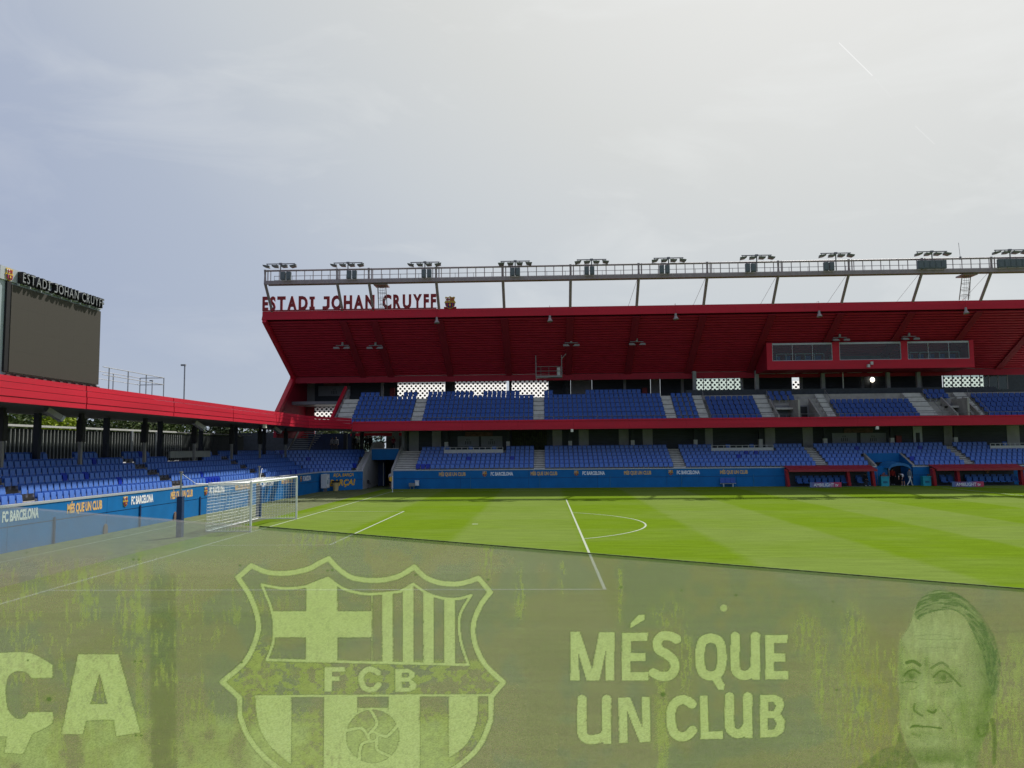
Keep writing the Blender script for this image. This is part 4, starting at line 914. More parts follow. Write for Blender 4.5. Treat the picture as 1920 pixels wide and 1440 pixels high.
for i, (u, v, lb) in enumerate(((527, 495, 'floodlight cluster at the left end of the bridge'), (653, 493, 'floodlight cluster above the letter gap before JOHAN'), (797, 492, 'floodlight cluster above the end of CRUYFF'), (966, 490, 'floodlight cluster on the first bay right of the crest'), (1109, 487, 'floodlight cluster nearest the middle of the photo, on its right'), (1253, 484, 'floodlight cluster above the hanging horn with a raised stem'), (1418, 479, 'floodlight cluster above the left end of the press box'), (1566, 475, 'floodlight cluster above the middle window of the press box'), (1746, 472, 'floodlight cluster over the left bank of grey cabinets'), (1892, 469, 'floodlight cluster at the right edge of the photo'))):
    cluster(u, v, lb, 1 if u > 1000 else -1 if u < 900 else .5)
for u, n, lb in ((537, 2, 'pair of grey boxes at the left end of the bridge'), (660, 2, 'pair of grey boxes below the second cluster'), (800, 2, 'pair of grey boxes left of the mast by CRUYFF'), (966, 2, 'pair of grey boxes right of the crest'), (1105, 2, 'pair of grey boxes below the central cluster'), (1246, 2, 'pair of grey boxes below the sixth cluster'), (1407, 2, 'pair of grey boxes above the press box left end'), (1554, 2, 'pair of grey boxes above the press box middle'), (1747, 5, 'bank of five grey boxes left of the ladder'), (1898, 5, 'bank of five grey boxes at the right edge')):
    p = atY(u, 515, BY-.3); e = empty('ballast_boxes', (p.x, BY-.3, BZ0), lb, 'cabinet', 'grey ballast boxes on the bridge')
    for i in range(n):
        x = p.x+(i-(n-1)/2)*.56; part(MB().box(x-.22 if n == 2 else x-.27, x+.22 if n == 2 else x+.27, BY-.55, BY-.2, BZ0+.32, BZ0+1.15).box(x-.2, x+.2, BY-.58, BY-.55, BZ0+.4, BZ0+1.05), 'box', mat('cabinet_grey', (.12, .14, .15), .5), e)
# aerial
p = atY(1801, 490, BY); o = part(MB().tube([(p.x, BY, BZ1), (p.x-.1, BY, atY(1801, 455, BY).z)], .022, 4).box(p.x-.08, p.x+.08, BY-.08, BY+.08, BZ1-.1, BZ1+.2), 'aerial', GREYM, None); tag(o, 'thin upright aerial beside the right ladder on the bridge', 'aerial')
# horns hanging from the roof edge
for u, v, lb in ((819, 602, 'pale horn loudspeaker under the roof edge below the crest'), (1031, 599, 'pale horn loudspeaker under the roof edge above the service cradle'), (1267, 595, 'pale horn loudspeaker right of the middle of the roof edge'), (1536, 590, 'pale horn loudspeaker above the press box left window'), (1811, 584, 'pale horn loudspeaker above the press box right end')):
    p = atY(u, v, YF-.35); e = empty('horn_loudspeaker', p, lb, 'loudspeaker', 'horn loudspeakers along the roof edge')
    part(MB().tube([(p.x, p.y, p.z+.42), (p.x, p.y, p.z+.1), (p.x+.02, p.y-.05, p.z-.22)], [.10, .14, .30], 10), 'horn', mat('horn_grey', (.34, .30, .31), .5), e)
    part(MB().tube([(p.x, p.y, p.z+.4), (p.x, p.y, ZF1+.12), (p.x, YF+.3, ZF1+.15)], .02, 4), 'hanger', REDD, e)
def twin(u, v, lb):
    y0 = 44; d = ray(u, v)
    # meet the soffit plane
    t_ = ((ZF0-sl_*(CAM.y*1-YF)*1)-CAM.z) if False else None
    # plane z = ZF0 - sl_*(y-YF) - .45
    t_ = (ZF0-.45-sl_*(CAM.y-YF)-CAM.z)/(d.z+sl_*d.y); p = CAM+d*t_
    e = empty('twin_floodlight', p, lb, 'floodlight', 'twin floodlights under the sloping soffit')
    part(MB().box(p.x-.72, p.x+.72, p.y-.05, p.y+.05, p.z+.16, p.z+.22).box(p.x-.1, p.x+.1, p.y-.05, p.y+.15, p.z+.2, p.z+.55), 'crossbar', GREYP, e)
    for s in (-1, 1):
        c = p+Vector((s*.62, -.2, -.05)); part(MB().add([(c.x-.36-.1*s, c.y-.3, c.z-.18), (c.x+.36-.1*s, c.y-.3, c.z-.18), (c.x+.2, c.y+.3, c.z-.1), (c.x-.2, c.y+.3, c.z-.1), (c.x-.26, c.y-.25, c.z+.03), (c.x+.26, c.y-.25, c.z+.03), (c.x+.18, c.y+.3, c.z+.14), (c.x-.18, c.y+.3, c.z+.14)], [(0, 3, 2, 1), (4, 5, 6, 7), (0, 1, 5, 4), (1, 2, 6, 5), (2, 3, 7, 6), (3, 0, 4, 7)]), 'lamp_head', GREYP, e)
for a in ((642, 651, 'twin floodlight nearest the left end of the soffit'), (704, 651, 'twin floodlight second from the left on the soffit'), (1071, 646, 'twin floodlight above the service cradle'), (1194, 644, 'twin floodlight on the bare soffit right of the cradle'), (1575, 636, 'twin floodlight over the press box first post'), (1705, 634, 'twin floodlight over the press box second post')): twin(*a)
# service cradle under the soffit
p, q = onB(1004, 1054, 668, 708, 46.0); e = empty('camera_cradle', (p.x, 46, q.z), 'small grey steel camera cradle hanging below the soffit', 'platform')
r = MB(); z0 = q.z; z1 = atY(1004, 689, 46).z
part(MB().box(p.x, q.x, 45.2, 46.6, z0, z0+.18), 'deck', GREYP, e)
for x in (p.x+.05, q.x-.05): part(MB().tube([(x, 45.25, z0), (x, 45.25, p.z)], .06, 6), 'hanger', GREYP, e)
for z in (z1, (z0+z1)/2+.1): part(MB().tube([(p.x, 45.22, z), (q.x, 45.22, z)], .03, 5), 'rail', GREYP, e)
for f in (.2, .5, .8): x = p.x+(q.x-p.x)*f; part(MB().tube([(x, 45.22, z0+.1), (x, 45.22, z1)], .02, 4), 'rail_post', GREYP, e)
part(MB().box(q.x-.55, q.x-.2, 45.4, 45.8, z0+.2, z0+1.1), 'camera', OFFW, e); part(MB().tube([(q.x, 45.2, z1+.9), (q.x+.5, 45.0, z1+1.45), (q.x+.55, 45.0, z1+1.4)], .04, 5), 'arm', PGREY, e)
for u, v, lb in ((1634, 681, 'upper white camera on the press box sill'), (1628, 686, 'lower white camera on the press box sill')):
    p = atY(u, v, 43.25); o = part(MB().box(p.x-.13, p.x+.13, p.y-.18, p.y+.1, p.z-.16, p.z+.16).tube([(p.x, p.y+.02, p.z), (p.x, 43.42, p.z-.1)], .03, 5), 'security_camera', OFFW, None); tag(o, lb, 'camera', 'cameras on the press box')
for u, v, lb in ((1072.5, 807, 'small white lamp under the balcony front near the centre stairs'), (1644.5, 802, 'small white lamp under the balcony front above the tunnel'), (496.5, 799, 'small pale lamp under the left roof edge near the corner')):
    p = atY(u, v, 39.5) if u > 900 else atX(u, v, -8.2); o = part(MB().box(p.x-.13, p.x+.13, p.y-.13, p.y+.13, p.z-.16, p.z+.14).box(p.x-.04, p.x+.04, p.y-.04, p.y+.04, p.z+.1, p.z+.3), 'square_lamp', mat('pale_lamp', (.75, .74, .62), .5), None); tag(o, lb, 'lamp')

# ================================================================== scoreboard
def scoreboard():
    X_ = -8.45; e = empty('scoreboard', (X_-.5, -6.5, 7.4), 'large dark video screen on the left stand roof with a grey name header', 'scoreboard')
    yl, yr = atX(2, 520, X_).y, atX(192, 575, X_).y; zt = atX(192, 560, X_).z; zh = atX(190, 580, X_).z; zb = 7.6
    ysl, ysr = atX(20, 600, X_).y, atX(188, 620, X_).y
    part(MB().box(X_-.9, X_-.05, yl-.0, yr, zh, zt), 'header', PGREY, e)
    part(MB().box(X_-.85, X_-.12, yl+.05, yr-.03, 7.3, zh), 'casing', mat('casing_grey', (.34, .40, .43), .4, .08), e)
    part(MB().box(X_-.12, X_-.02, ysl-.28, ysl, zb, zh-.02), 'black_border', BLACK, e)
    ny = 6; nz_ = 4
    for i in range(ny):
        for j in range(nz_):
            a = ysl+(ysr-ysl)*i/ny; b = ysl+(ysr-ysl)*(i+1)/ny; c = zb+(zh-.12-zb)*j/nz_; d = zb+(zh-.12-zb)*(j+1)/nz_
            part(MB().box(X_-.1, X_, a, b-.0012, c, d-.0012), 'screen_tile', SCREEN, e)
    # header words, black deep letters with grey faces
    w = 'ESTADI JOHAN CRUYFF'; a, b = atX(35, 520, X_), atX(189, 560, X_); zc = (zh+zt)/2-.02
    adv = {c: (text_geo(c, .0)[0] if c != ' ' else None) for c in set(w)}; wd = [.28 if c == ' ' else max(v[0] for v in adv[c])-min(v[0] for v in adv[c]) for c in w]
    tot = sum(wd)+.12*(len(w)-1); sc = (b.y-a.y)/tot; y = a.y
    for c, q in zip(w, wd):
        if c != ' ':
            o = part(text_on(MB(), c, (X_-.05, y, zc), (X_-.05, y+q*sc, zc), .47, None, (0, 0, 1), (1, 0, 0), .24, BLACK, .03), 'letter', None, e)
            me_ = text_on(MB(), c, (X_-.05, y+.03*sc, zc), (X_-.05, y+(q-.03)*sc, zc), .43, None, (0, 0, 1), (1, 0, 0), .252, mat('letter_face_grey', (.26, .275, .29), .5), -.005); r = part(me_, 'letter_face', None, o)
        y += (q+.12)*sc
    c = atX(19, 510, X_); part(crest(MB(), Vector((X_-.05, c.y, zc)), .52, .58, (0, 1, 0), (1, 0, 0), .03), 'crest', None, e)
    for i in range(9): y = ysl+(ysr-ysl)*(i+.5)/9; part(MB().box(X_-.02, X_+.06, y-.04, y+.04, zh-.1, zh-.02), 'clip', PGREY, e)
    g = MB(); g.box(X_-.3, X_-.1, ysl, ysr, 7.40, 7.56); 
    for i in range(12): y = ysl+(ysr-ysl)*i/11; g.box(X_-.1, X_+.0, y-.12, y+.12, 7.36, 7.5)
    part(g, 'support_frame', mat('rust_frame', (.10, .05, .05), .7), e)
scoreboard()
def platform():
    e = empty('roof_railing', (-9, 1.3, 7.2), 'grey tubular railing round a small platform beside the video screen', 'railing')
    yl, yr = -2.3, 4.55; part(MB().box(-10.2, -8.6, yl, yr, 7.28, 7.42), 'deck', PGREY, e)
    for x, zt in ((-8.65, 8.62), (-10.15, 8.62)):
        for z in (zt, zt-.42): part(MB().tube([(x, yl, z), (x, yr, z)], .022, 6), 'rail', STEEL, e)
        for f in ((.09, .38, .68, 1.0) if x > -9 else (.0, .25, .55, 1)): y = yl+(yr-yl)*f; part(MB().tube([(x, y, 7.3), (x, y, zt)], .03, 6), 'rail_post', STEEL, e)
    for z in (8.62, 8.2): part(MB().tube([(-8.65, yr, z), (-10.15, yr, z)], .028, 6), 'rail', STEEL, e)
platform()
def lamppost(u, v0, v1, y, lab):
    p, q = atY(u, v0, y), atY(u, v1, y); e = empty('lamp_post', (p.x, y, 0), lab, 'lamp post', 'lamp posts beyond the left stand')
    part(MB().tube([(p.x, y, 0), (p.x, y, p.z)], .09, 6), 'pole', STEEL, e); part(MB().box(p.x-.5, p.x+.12, y-.15, y+.15, p.z-.08, p.z+.14), 'lamp_head', GREYP, e)
lamppost(346.5, 685, 748, 62, 'tall street lamp standing right of the roof railing'); lamppost(285.5, 714, 738, 110, 'small distant street lamp seen through the roof railing')

# ================================================================== team shelters
def shelter(u0, u1, posts, lab, us):
    x0, x1 = atY(u0, 880, 38.4).x, atY(u1, 885, 37.0).x; e = empty('team_shelter', ((x0+x1)/2, 37.6, 0), lab, 'dugout', 'team shelters on the touchline')
    n = 6
    for i in range(n):
        a = x0+(x1-x0)*i/n; b = x0+(x1-x0)*(i+1)/n-.02
        part(MB().add([(a, 37.0, 1.62), (b, 37.0, 1.62), (b, 38.7, 2.0), (a, 38.7, 2.0), (a, 37.0, 1.70), (b, 37.0, 1.70), (b, 38.7, 2.08), (a, 38.7, 2.08)], [(0, 3, 2, 1), (4, 5, 6, 7), (0, 1, 5, 4), (1, 2, 6, 5), (2, 3, 7, 6), (3, 0, 4, 7)]), 'roof_panel', mat('shelter_red', (.33, .028, .04), .4, .08), e)
    part(MB().box(x0, x1, 36.94, 37.0, 1.5, 1.72), 'roof_lip', mat('shelter_red', (0, 0, 0)), e)
    for u in posts:
        x = atY(u, 900, 37.6).x; part(MB().add([(x-.13, 37.35, .0), (x+.13, 37.35, .0), (x+.13, 37.95, 0), (x-.13, 37.95, 0), (x-.38, 37.1, 1.62), (x-.12, 37.1, 1.62), (x-.12, 37.6, 1.75), (x-.38, 37.6, 1.75)], [(0, 3, 2, 1), (4, 5, 6, 7), (0, 1, 5, 4), (1, 2, 6, 5), (2, 3, 7, 6), (3, 0, 4, 7)]), 'leaning_post', mat('post_red', (.36, .02, .03), .45), e)
    part(MB().box(x0+.1, x1-.3, 38.66, 38.72, 0, 1.95), 'rear_panel', DARK, e); part(MB().box(x0+.1, x1-.3, 37.3, 38.66, 0, .06), 'floor_board', DARKP, e)
    for r, (ya, z) in enumerate(((38.45, .18), (37.95, .0))):
        for (a, b) in us:
            xa, xb = atY(a, 900, ya).x, atY(b, 900, ya).x; m_ = int((xb-xa)/.62)
            for i in range(m_):
                sx = xa+(xb-xa)*(i+.5)/m_+(.15 if r else 0); q = MB(); q.box(sx-.24, sx+.24, ya-.02, ya+.06, z+.35, z+.88).box(sx-.24, sx+.24, ya-.34, ya-.02, z+.33, z+.43)
                part(q, 'shelter_seat', mat('shelter_seat_blue', (.02, .10, .34), .45), e)
    return e
shelter(1471, 1645, (1478, 1592, 1638), 'red-roofed team shelter left of the players tunnel', ((1490, 1585), (1602, 1616)))
shelter(1743, 1925, (1752, 1797, 1916), 'red-roofed team shelter at the right edge beyond the tunnel', ((1760, 1786), (1808, 1906)))
c = atY(1851, 888, 38.6); o = part(crest(MB(), Vector((c.x, 38.6, 1.42)), .42, .46, (1, 0, 0), (0, -1, 0), .02), 'shelter_crest', None, None); tag(o, 'small club crest on the dark back of the right shelter', 'crest')
def adboard(u0, u1, vb, vt, lab):
    p0, p1 = atZ(u0, vb), atZ(u1, vb); y = (p0.y+p1.y)/2; y = min(y, 36.9); p0, p1 = atY(u0, vb, y), atY(u1, vb, y); h = .50
    e = empty('advertising_board', ((p0.x+p1.x)/2, y, 0), lab, 'advertising board', 'low advertising boards before the shelters')
    m = MATS.get('adboard') or bpy.data.materials.new('adboard'); MATS['adboard'] = m; m.use_nodes = True; N, L = m.node_tree.nodes, m.node_tree.links; b = N['Principled BSDF']
    tc = N.new('ShaderNodeTexCoord'); s = N.new('ShaderNodeSeparateXYZ'); r = N.new('ShaderNodeValToRGB'); L.new(tc.outputs['Generated'], s.inputs[0]); L.new(s.outputs[0], r.inputs[0]); L.new(r.outputs[0], b.inputs['Base Color'])
    e_ = r.color_ramp.elements; e_[0].color = (.10, .20, .40, 1); e_[1].color = (.55, .05, .10, 1)
    for p_, c_ in ((.3, (.22, .06, .20, 1)), (.55, (.10, .22, .48, 1)), (.8, (.50, .05, .14, 1))): x = e_.new(p_); x.color = c_
    part(MB().box(p0.x, p1.x, y, y+.08, .02, h), 'board', m, e)
    part(MB().box(p0.x, p1.x, y+.08, y+.5, .0, .04), 'foot', GREYM, e)
    part(text_on(MB(), 'AMBILIGHT tv', (p0.x+.35, y-.004, h*.5), (p1.x-.3, y-.004, h*.5), .30, None, (0, 0, 1), (0, -1, 0), .006, WHITE, .02), 'lettering', None, e)
adboard(1519, 1578, 914, 905, 'low AMBILIGHT tv board before the left team shelter'); adboard(1786, 1845, 913, 904, 'low AMBILIGHT tv board before the right team shelter')
# blue bench of three seats by the wall
p = atY(1350, 900, 38.5); q = atY(1379, 900, 38.5); e = empty('pitchside_bench', ((p.x+q.x)/2, 38.5, 0), 'short row of three blue seats against the far wall', 'bench')
for i in range(3):
    x = p.x+(q.x-p.x)*(i+.5)/3; part(MB().box(x-.24, x+.24, 38.55, 38.6, .42, .92).box(x-.23, x+.23, 38.2, 38.55, .38, .45), 'seat', mat('bench_blue', (.05, .12, .42), .45), e)
part(MB().box(p.x, q.x, 38.3, 38.5, .30, .38), 'beam', PGREY, e)
for f in (.2, .8): x = p.x+(q.x-p.x)*f; part(MB().box(x-.05, x+.05, 38.25, 38.5, 0, .3), 'leg', PGREY, e)
# small things by the far wall and the corner
def cooler(u, lab, top):
    p = atY(u, 905, 37.9); e = empty('cool_box', (p.x, 37.9, 0), lab, 'crate', 'turquoise boxes beside the tunnel')
    part(MB().box(p.x-.38, p.x+.38, 37.6, 38.2, 0, .85), 'box_body', CYAN, e); part(MB().box(p.x-.42, p.x+.42, 37.56, 38.24, .85, .95), 'lid', CYAN, e); part(MB().box(p.x-.2, p.x+.22, 37.59, 37.6, .3, .5), 'label_patch', mat('dark_teal', (.01, .12, .2), .5), e)
    if top: o = part(MB().box(p.x-.3, p.x+.28, 37.7, 38.1, .95, 1.12).tube([(p.x-.1, 37.9, 1.12), (p.x+.1, 37.9, 1.3)], .1, 6), 'kit_bag', mat('bag_red_brown', (.16, .07, .07), .8), None); tag(o, 'dark red bag lying on the turquoise box left of the tunnel', 'bag')
cooler(1657.5, 'turquoise box left of the tunnel with a bag on top', True); cooler(1736, 'turquoise box between the tunnel and the right shelter', False)
p = atY(1749, 900, 38); o = part(MB().box(p.x-.35, p.x+.3, 37.8, 38.2, 0, .7).box(p.x-.5, p.x+.2, 37.8, 38.1, .9, 1.15).box(p.x-.1, p.x, 37.9, 38, .7, .9), 'equipment_case', mat('case_brown', (.12, .09, .08), .7), None); tag(o, 'dark equipment case next to the right turquoise box', 'case')
p = atY(772, 912, 38.4); o = part(MB().box(p.x-.25, p.x+.35, 38.1, 38.6, .28, .62).box(p.x-.15, p.x-.1, 38.2, 38.5, 0, .28).box(p.x+.2, p.x+.25, 38.2, 38.5, 0, .28), 'grey_box', mat('boxgrey', (.22, .24, .24), .6), None); tag(o, 'small grey box on short feet at the left end of the far wall', 'box')
p = atY(782, 908, 38.4); o = part(MB().box(p.x-.18, p.x+.18, 38.3, 38.6, .35, .80).box(p.x-.2, p.x+.2, 38.25, 38.62, .80, .88).box(p.x-.1, p.x+.1, 38.28, 38.3, .45, .7), 'wall_box', WHITE, None); tag(o, 'small white meter box fixed to the far wall at left', 'box')
p = atZ(603, 925, 0); p = Vector((-6.75, 34.6, 0)); e = empty('utility_cabinet', p, 'white utility cabinet on a foot against the corner wall', 'cabinet')
part(MB().box(p.x-.3, p.x+.25, p.y-.55, p.y+.55, .35, 1.72), 'cabinet_body', OFFW, e); part(MB().box(p.x+.25, p.x+.27, p.y-.45, p.y+.45, .45, 1.6), 'door', WHITE, e); part(MB().box(p.x+.27, p.x+.28, p.y-.3, p.y+.0, .75, 1.15).box(p.x+.27, p.x+.28, p.y+.1, p.y+.25, 1.2, 1.35), 'stickers', mat('sticker_teal', (.05, .25, .3), .5), e); part(MB().box(p.x-.15, p.x+.1, p.y-.2, p.y+.2, 0, .35), 'foot', GREYM, e)
p = on_corner(624, 0)+cn*.55; e = empty('rubbish_bin', p, 'yellow bin with a black rim in front of the corner lettering', 'bin')
part(MB().tube([(p.x, p.y, 0), (p.x, p.y, .85)], [.24, .34], 12), 'bin_body', mat('bin_yellow', (.55, .42, .18), .5), e); part(MB().tube([(p.x, p.y, .85), (p.x, p.y, 1.0)], .40, 12), 'rim', BLACK, e)
p = on_corner(687, 0)+cn*.3; o = part(MB().box(p.x-.1, p.x+.12, p.y-.1, p.y+.1, .55, .95).box(p.x-.02, p.x+.02, p.y-.02, p.y+.02, 0, .55).box(p.x+.05, p.x+.3, p.y-.05, p.y+.05, .5, .58), 'small_monitor', BLACK, None); tag(o, 'small black monitor on a stand at the end of the corner wall', 'monitor')
# ================================================================== PEOPLE
J0 = dict(pel=(0, 0, .95), spi=(0, 0, 1.18), che=(0, 0, 1.38), nec=(0, 0, 1.50), hea=(0, -.02, 1.62), top=(0, -.01, 1.74),
          sl=(.18, 0, 1.42), el=(.24, .02, 1.14), wl=(.25, -.08, .90), hl=(.25, -.11, .82), sr=(-.18, 0, 1.42), er=(-.24, .02, 1.14), wr=(-.25, -.08, .90), hr=(-.25, -.11, .82),
          pl=(.10, 0, .90), kl=(.11, -.02, .50), al=(.11, .02, .09), tl=(.12, -.14, .04), pr=(-.10, 0, .90), kr=(-.11, -.02, .50), ar=(-.11, .02, .09), tr=(-.12, -.14, .04))
RAD = dict(pel=.15, spi=.13, che=.155, nec=.058, hea=.098, top=.06, sl=.07, el=.047, wl=.032, hl=.04, sr=.07, er=.047, wr=.032, hr=.04, pl=.095, kl=.062, al=.042, tl=.036, pr=.095, kr=.062, ar=.042, tr=.036)
BON = [('pel', 'spi', 's'), ('spi', 'che', 's'), ('che', 'nec', 's'), ('nec', 'hea', 'k'), ('hea', 'top', 'k'), ('che', 'sl', 's'), ('sl', 'el', 'u'), ('el', 'wl', 'f'), ('wl', 'hl', 'k'), ('che', 'sr', 's'), ('sr', 'er', 'u'), ('er', 'wr', 'f'), ('wr', 'hr', 'k'),
       ('pel', 'pl', 'h'), ('pl', 'kl', 't'), ('kl', 'al', 'c'), ('al', 'tl', 'b'), ('pel', 'pr', 'h'), ('pr', 'kr', 't'), ('kr', 'ar', 'c'), ('ar', 'tr', 'b')]
def person(loc, rz, label, shirt, legs, pose={}, sleeves=True, shorts=False, shoe=None, sc=1.0, hair=HAIR, group=None):
    J = dict(J0); J.update(pose); names = list(J); idx = {n: i for i, n in enumerate(names)}
    me = bpy.data.meshes.new('p'); me.from_pydata([J[n] for n in names], [(idx[a], idx[b]) for a, b, _ in BON], [])
    ob = bpy.data.objects.new('p', me); COL.objects.link(ob); ob.modifiers.new('s', 'SKIN'); sd = ob.modifiers.new('d', 'SUBSURF'); sd.levels = sd.render_levels = 1
    for n in names: me.skin_vertices[0].data[idx[n]].radius = (RAD[n], RAD[n]*(.75 if n in ('pel', 'spi', 'che') else 1))
    me.skin_vertices[0].data[idx['pel']].use_root = True
    out = bpy.data.meshes.new_from_object(ob.evaluated_get(bpy.context.evaluated_depsgraph_get())); bpy.data.objects.remove(ob); bpy.data.meshes.remove(me)
    shoe = shoe or cloth('shoe', (.5, .5, .5)); ms = [SKIN, shirt, legs, shoe]
    for m_ in ms: out.materials.append(m_)
    mp = {'s': 1, 'u': 1, 'f': 1 if sleeves else 0, 'k': 0, 'h': 2, 't': 2, 'c': 0 if shorts else 2, 'b': 3}
    for p in out.polygons:
        p.use_smooth = True; best = None
        for a, b, t_ in BON:
            A, B = Vector(J[a]), Vector(J[b]); ab = B-A; s = max(0, min(1, (p.center-A).dot(ab)/ab.length_squared)); d = (A+ab*s-p.center).length/(RAD[a]*(1-s)+RAD[b]*s)
            if best is None or d < best[0]: best = (d, t_, s)
        t_ = best[1]; p.material_index = mp[t_] if not (t_ == 's' and best[2] < .25 and p.center.z < J['pel'][2]+.06 and abs(p.center.y-J['pel'][1]) < .2) else 2
    e = empty('person', loc, label, 'person', group); e.rotation_euler.z = rz; e.scale = (sc,)*3
    b = bpy.data.objects.new('body', out); COL.objects.link(b); b.parent = e
    H = Vector(J['hea']); T = (Vector(J['top'])-H).normalized(); q = T.to_track_quat('Z', 'Y').to_matrix(); hm = MB(); V = []; nU, nV_ = 10, 5
    for i in range(nV_+1):
        a = PI/2*i/nV_*1.15
        for j in range(nU): c = 2*PI*j/nU; V.append(H+q@Vector((.104*math.sin(a)*math.cos(c), .112*math.sin(a)*math.sin(c)+.018, .02+.125*math.cos(a))))
    hm.add(V, [(i*nU+j, i*nU+(j+1) % nU, (i+1)*nU+(j+1) % nU, (i+1)*nU+j) for i in range(nV_) for j in range(nU)]); hm.build('hair', hair, e)
    return e
p = atY(732.5, 917, 40.6); p.z = 0; person(p, PI*.95, 'person in a white shirt and dark shorts walking into the corner tunnel', cloth('white', (.62, .60, .64)), cloth('darkblue', (.012, .014, .03)), dict(kl=(.11, -.12, .52), al=(.11, -.16, .12), kr=(-.11, .02, .5), ar=(-.11, .18, .12), tr=(-.12, .04, .05)), False, True)
p = atY(737.5, 843, 43.6); p.z = 3.86; person(p, 0, 'person in a maroon top behind the blue panel above the corner tunnel', cloth('maroon', (.14, .012, .03)), cloth('black', (.012, .012, .015)), dict(wl=(.12, -.24, 1.1), hl=(.05, -.28, 1.12), wr=(-.12, -.24, 1.1), hr=(-.05, -.28, 1.12)), sc=.93)
for (u, y, rz, lb, sh, lg, po) in ((665, 46.2, .6, 'person in black standing left of the pale shirted one by the corner opening', (.012, .012, .015), (.01, .01, .012), {}),
        (671, 46.6, -.5, 'person with a white shirt under a dark jacket in the corner opening', (.42, .42, .42), (.01, .01, .012), dict(wl=(.1, -.2, 1.2), hl=(.04, -.22, 1.28))),
        (686.5, 44.2, .3, 'person in dark clothes at the top of the corner steps, on the left', (.018, .018, .02), (.012, .012, .014), {}),
        (694, 44.8, -.3, 'person in black beneath the P sign at the top of the corner steps', (.01, .01, .012), (.008, .008, .01), dict(wr=(-.34, -.1, 1.1), hr=(-.4, -.12, 1.12)))):
    p = atY(u, 850, y); p.z = 3.86; person(p, rz, lb, cloth('top%d' % u, sh), cloth('leg%d' % u, lg), po, group='people in the corner opening')
for u, lb in ((623, 'grey clothed person behind the corner glazing, on the left'), (630, 'person in a pale top leaning on the ledge in the corner lobby')):
    p = atY(u, 850, 52.5); p.z = 3.86; person(p, .2, lb, cloth('pale%d' % u, (.20, .21, .22)), cloth('greyleg', (.05, .05, .055)))
p = atY(1674.5, 912, 39.6); p.z = 0; person(p, .1, 'person in a red top and black trousers standing in the players tunnel', cloth('red', (.42, .04, .035)), cloth('black', (.012, .012, .015)))
p = atY(1694, 912, 37.6); p.z = 0
person(p, -.9, 'person in a white shirt and navy shorts bending forward by the tunnel', cloth('white', (.62, .60, .64)), cloth('navy', (.015, .02, .06)),
       dict(spi=(0, -.16, 1.14), che=(0, -.36, 1.20), nec=(0, -.50, 1.16), hea=(0, -.60, 1.10), top=(0, -.70, 1.06), sl=(.17, -.38, 1.16), el=(.2, -.44, .92), wl=(.16, -.50, .70), hl=(.15, -.53, .62), sr=(-.17, -.38, 1.16), er=(-.2, -.44, .92), wr=(-.16, -.50, .70), hr=(-.15, -.53, .62)), False, True)
p = atY(1706.5, 914, 37.2); p.z = 0
person(p, PI*.5+.35, 'person in white trousers and a grey top striding past the tunnel', cloth('grey', (.14, .17, .20)), cloth('cream', (.62, .62, .60)), dict(kl=(.10, -.26, .55), al=(.10, -.36, .12), tl=(.10, -.52, .08), kr=(-.10, .12, .50), ar=(-.10, .42, .16), tr=(-.10, .34, .06)), True, False, cloth('whiteshoe', (.7, .7, .7)))
p = atY(1621.5, 905, 37.95); p.z = 0
person(p, .2, 'person in dark clothes sitting in the left team shelter', cloth('dark2', (.03, .03, .036)), cloth('dark3', (.05, .05, .06)), dict(pel=(0, 0, .50), spi=(0, -.03, .72), che=(0, -.06, .93), nec=(0, -.07, 1.05), hea=(0, -.10, 1.17), top=(0, -.10, 1.29), sl=(.18, -.05, .97), el=(.28, -.12, .72), wl=(.12, -.34, .66), hl=(.05, -.38, .68), sr=(-.18, -.05, .97), er=(-.28, -.12, .72), wr=(-.12, -.34, .66), hr=(-.05, -.38, .68), pl=(.10, -.05, .49), kl=(.16, -.48, .50), al=(.2, -.44, .09), tl=(.22, -.6, .05), pr=(-.10, -.05, .49), kr=(-.16, -.48, .50), ar=(-.2, -.44, .09), tr=(-.22, -.6, .05)))
# ================================================================== TREES and a parked car behind the left stand
def leafmat(name, c): return mat(name, c, .7, .45, .9, spec=.2)
def tree(x, y, h, r, mt, lab, n=1500, seed=1):
    R = random.Random(seed); e = empty('tree', (x, y, 0), lab, 'tree', None); tr = MB(); tr.tube([(x, y, 0), (x+.1, y, h*.35), (x-.05, y+.1, h*.7)], [.24, .18, .08], 7); bl = []
    for i in range(7):
        a = R.uniform(0, 2*PI); q = Vector((x+r*.6*math.cos(a), y+r*.6*math.sin(a), h*R.uniform(.5, .85))); tr.tube([(x, y, h*R.uniform(.3, .5)), q], [.09, .03], 5); bl.append((q, r*R.uniform(.35, .6)))
    bl.append((Vector((x, y, h*.82)), r*.6)); part(tr, 'trunk', mat('bark', (.07, .055, .04), .9), e); lf = MB()
    for i in range(n):
        c, rr_ = R.choice(bl); d = Vector((R.gauss(0, 1), R.gauss(0, 1), R.gauss(0, .8))).normalized()*rr_*R.uniform(.5, 1.08); p_ = c+d; a = Vector((R.gauss(0, 1), R.gauss(0, 1), R.gauss(0, 1))).normalized(); b = a.orthogonal().normalized(); s = R.uniform(.09, .2)
        lf.add([p_-a*s, p_+b*s*.55, p_+a*s, p_-b*s*.55], [(0, 1, 2, 3)])
    me = lf.mesh('crown', mt); me.transform(Matrix.Translation(-Vector((x, y, 0)))); o = bpy.data.objects.new('crown', me); COL.objects.link(o); o.parent = e
LG, DG, YG = leafmat('leaf_mid', (.055, .085, .014)), leafmat('leaf_dark', (.028, .045, .012)), leafmat('leaf_lime', (.20, .26, .008))
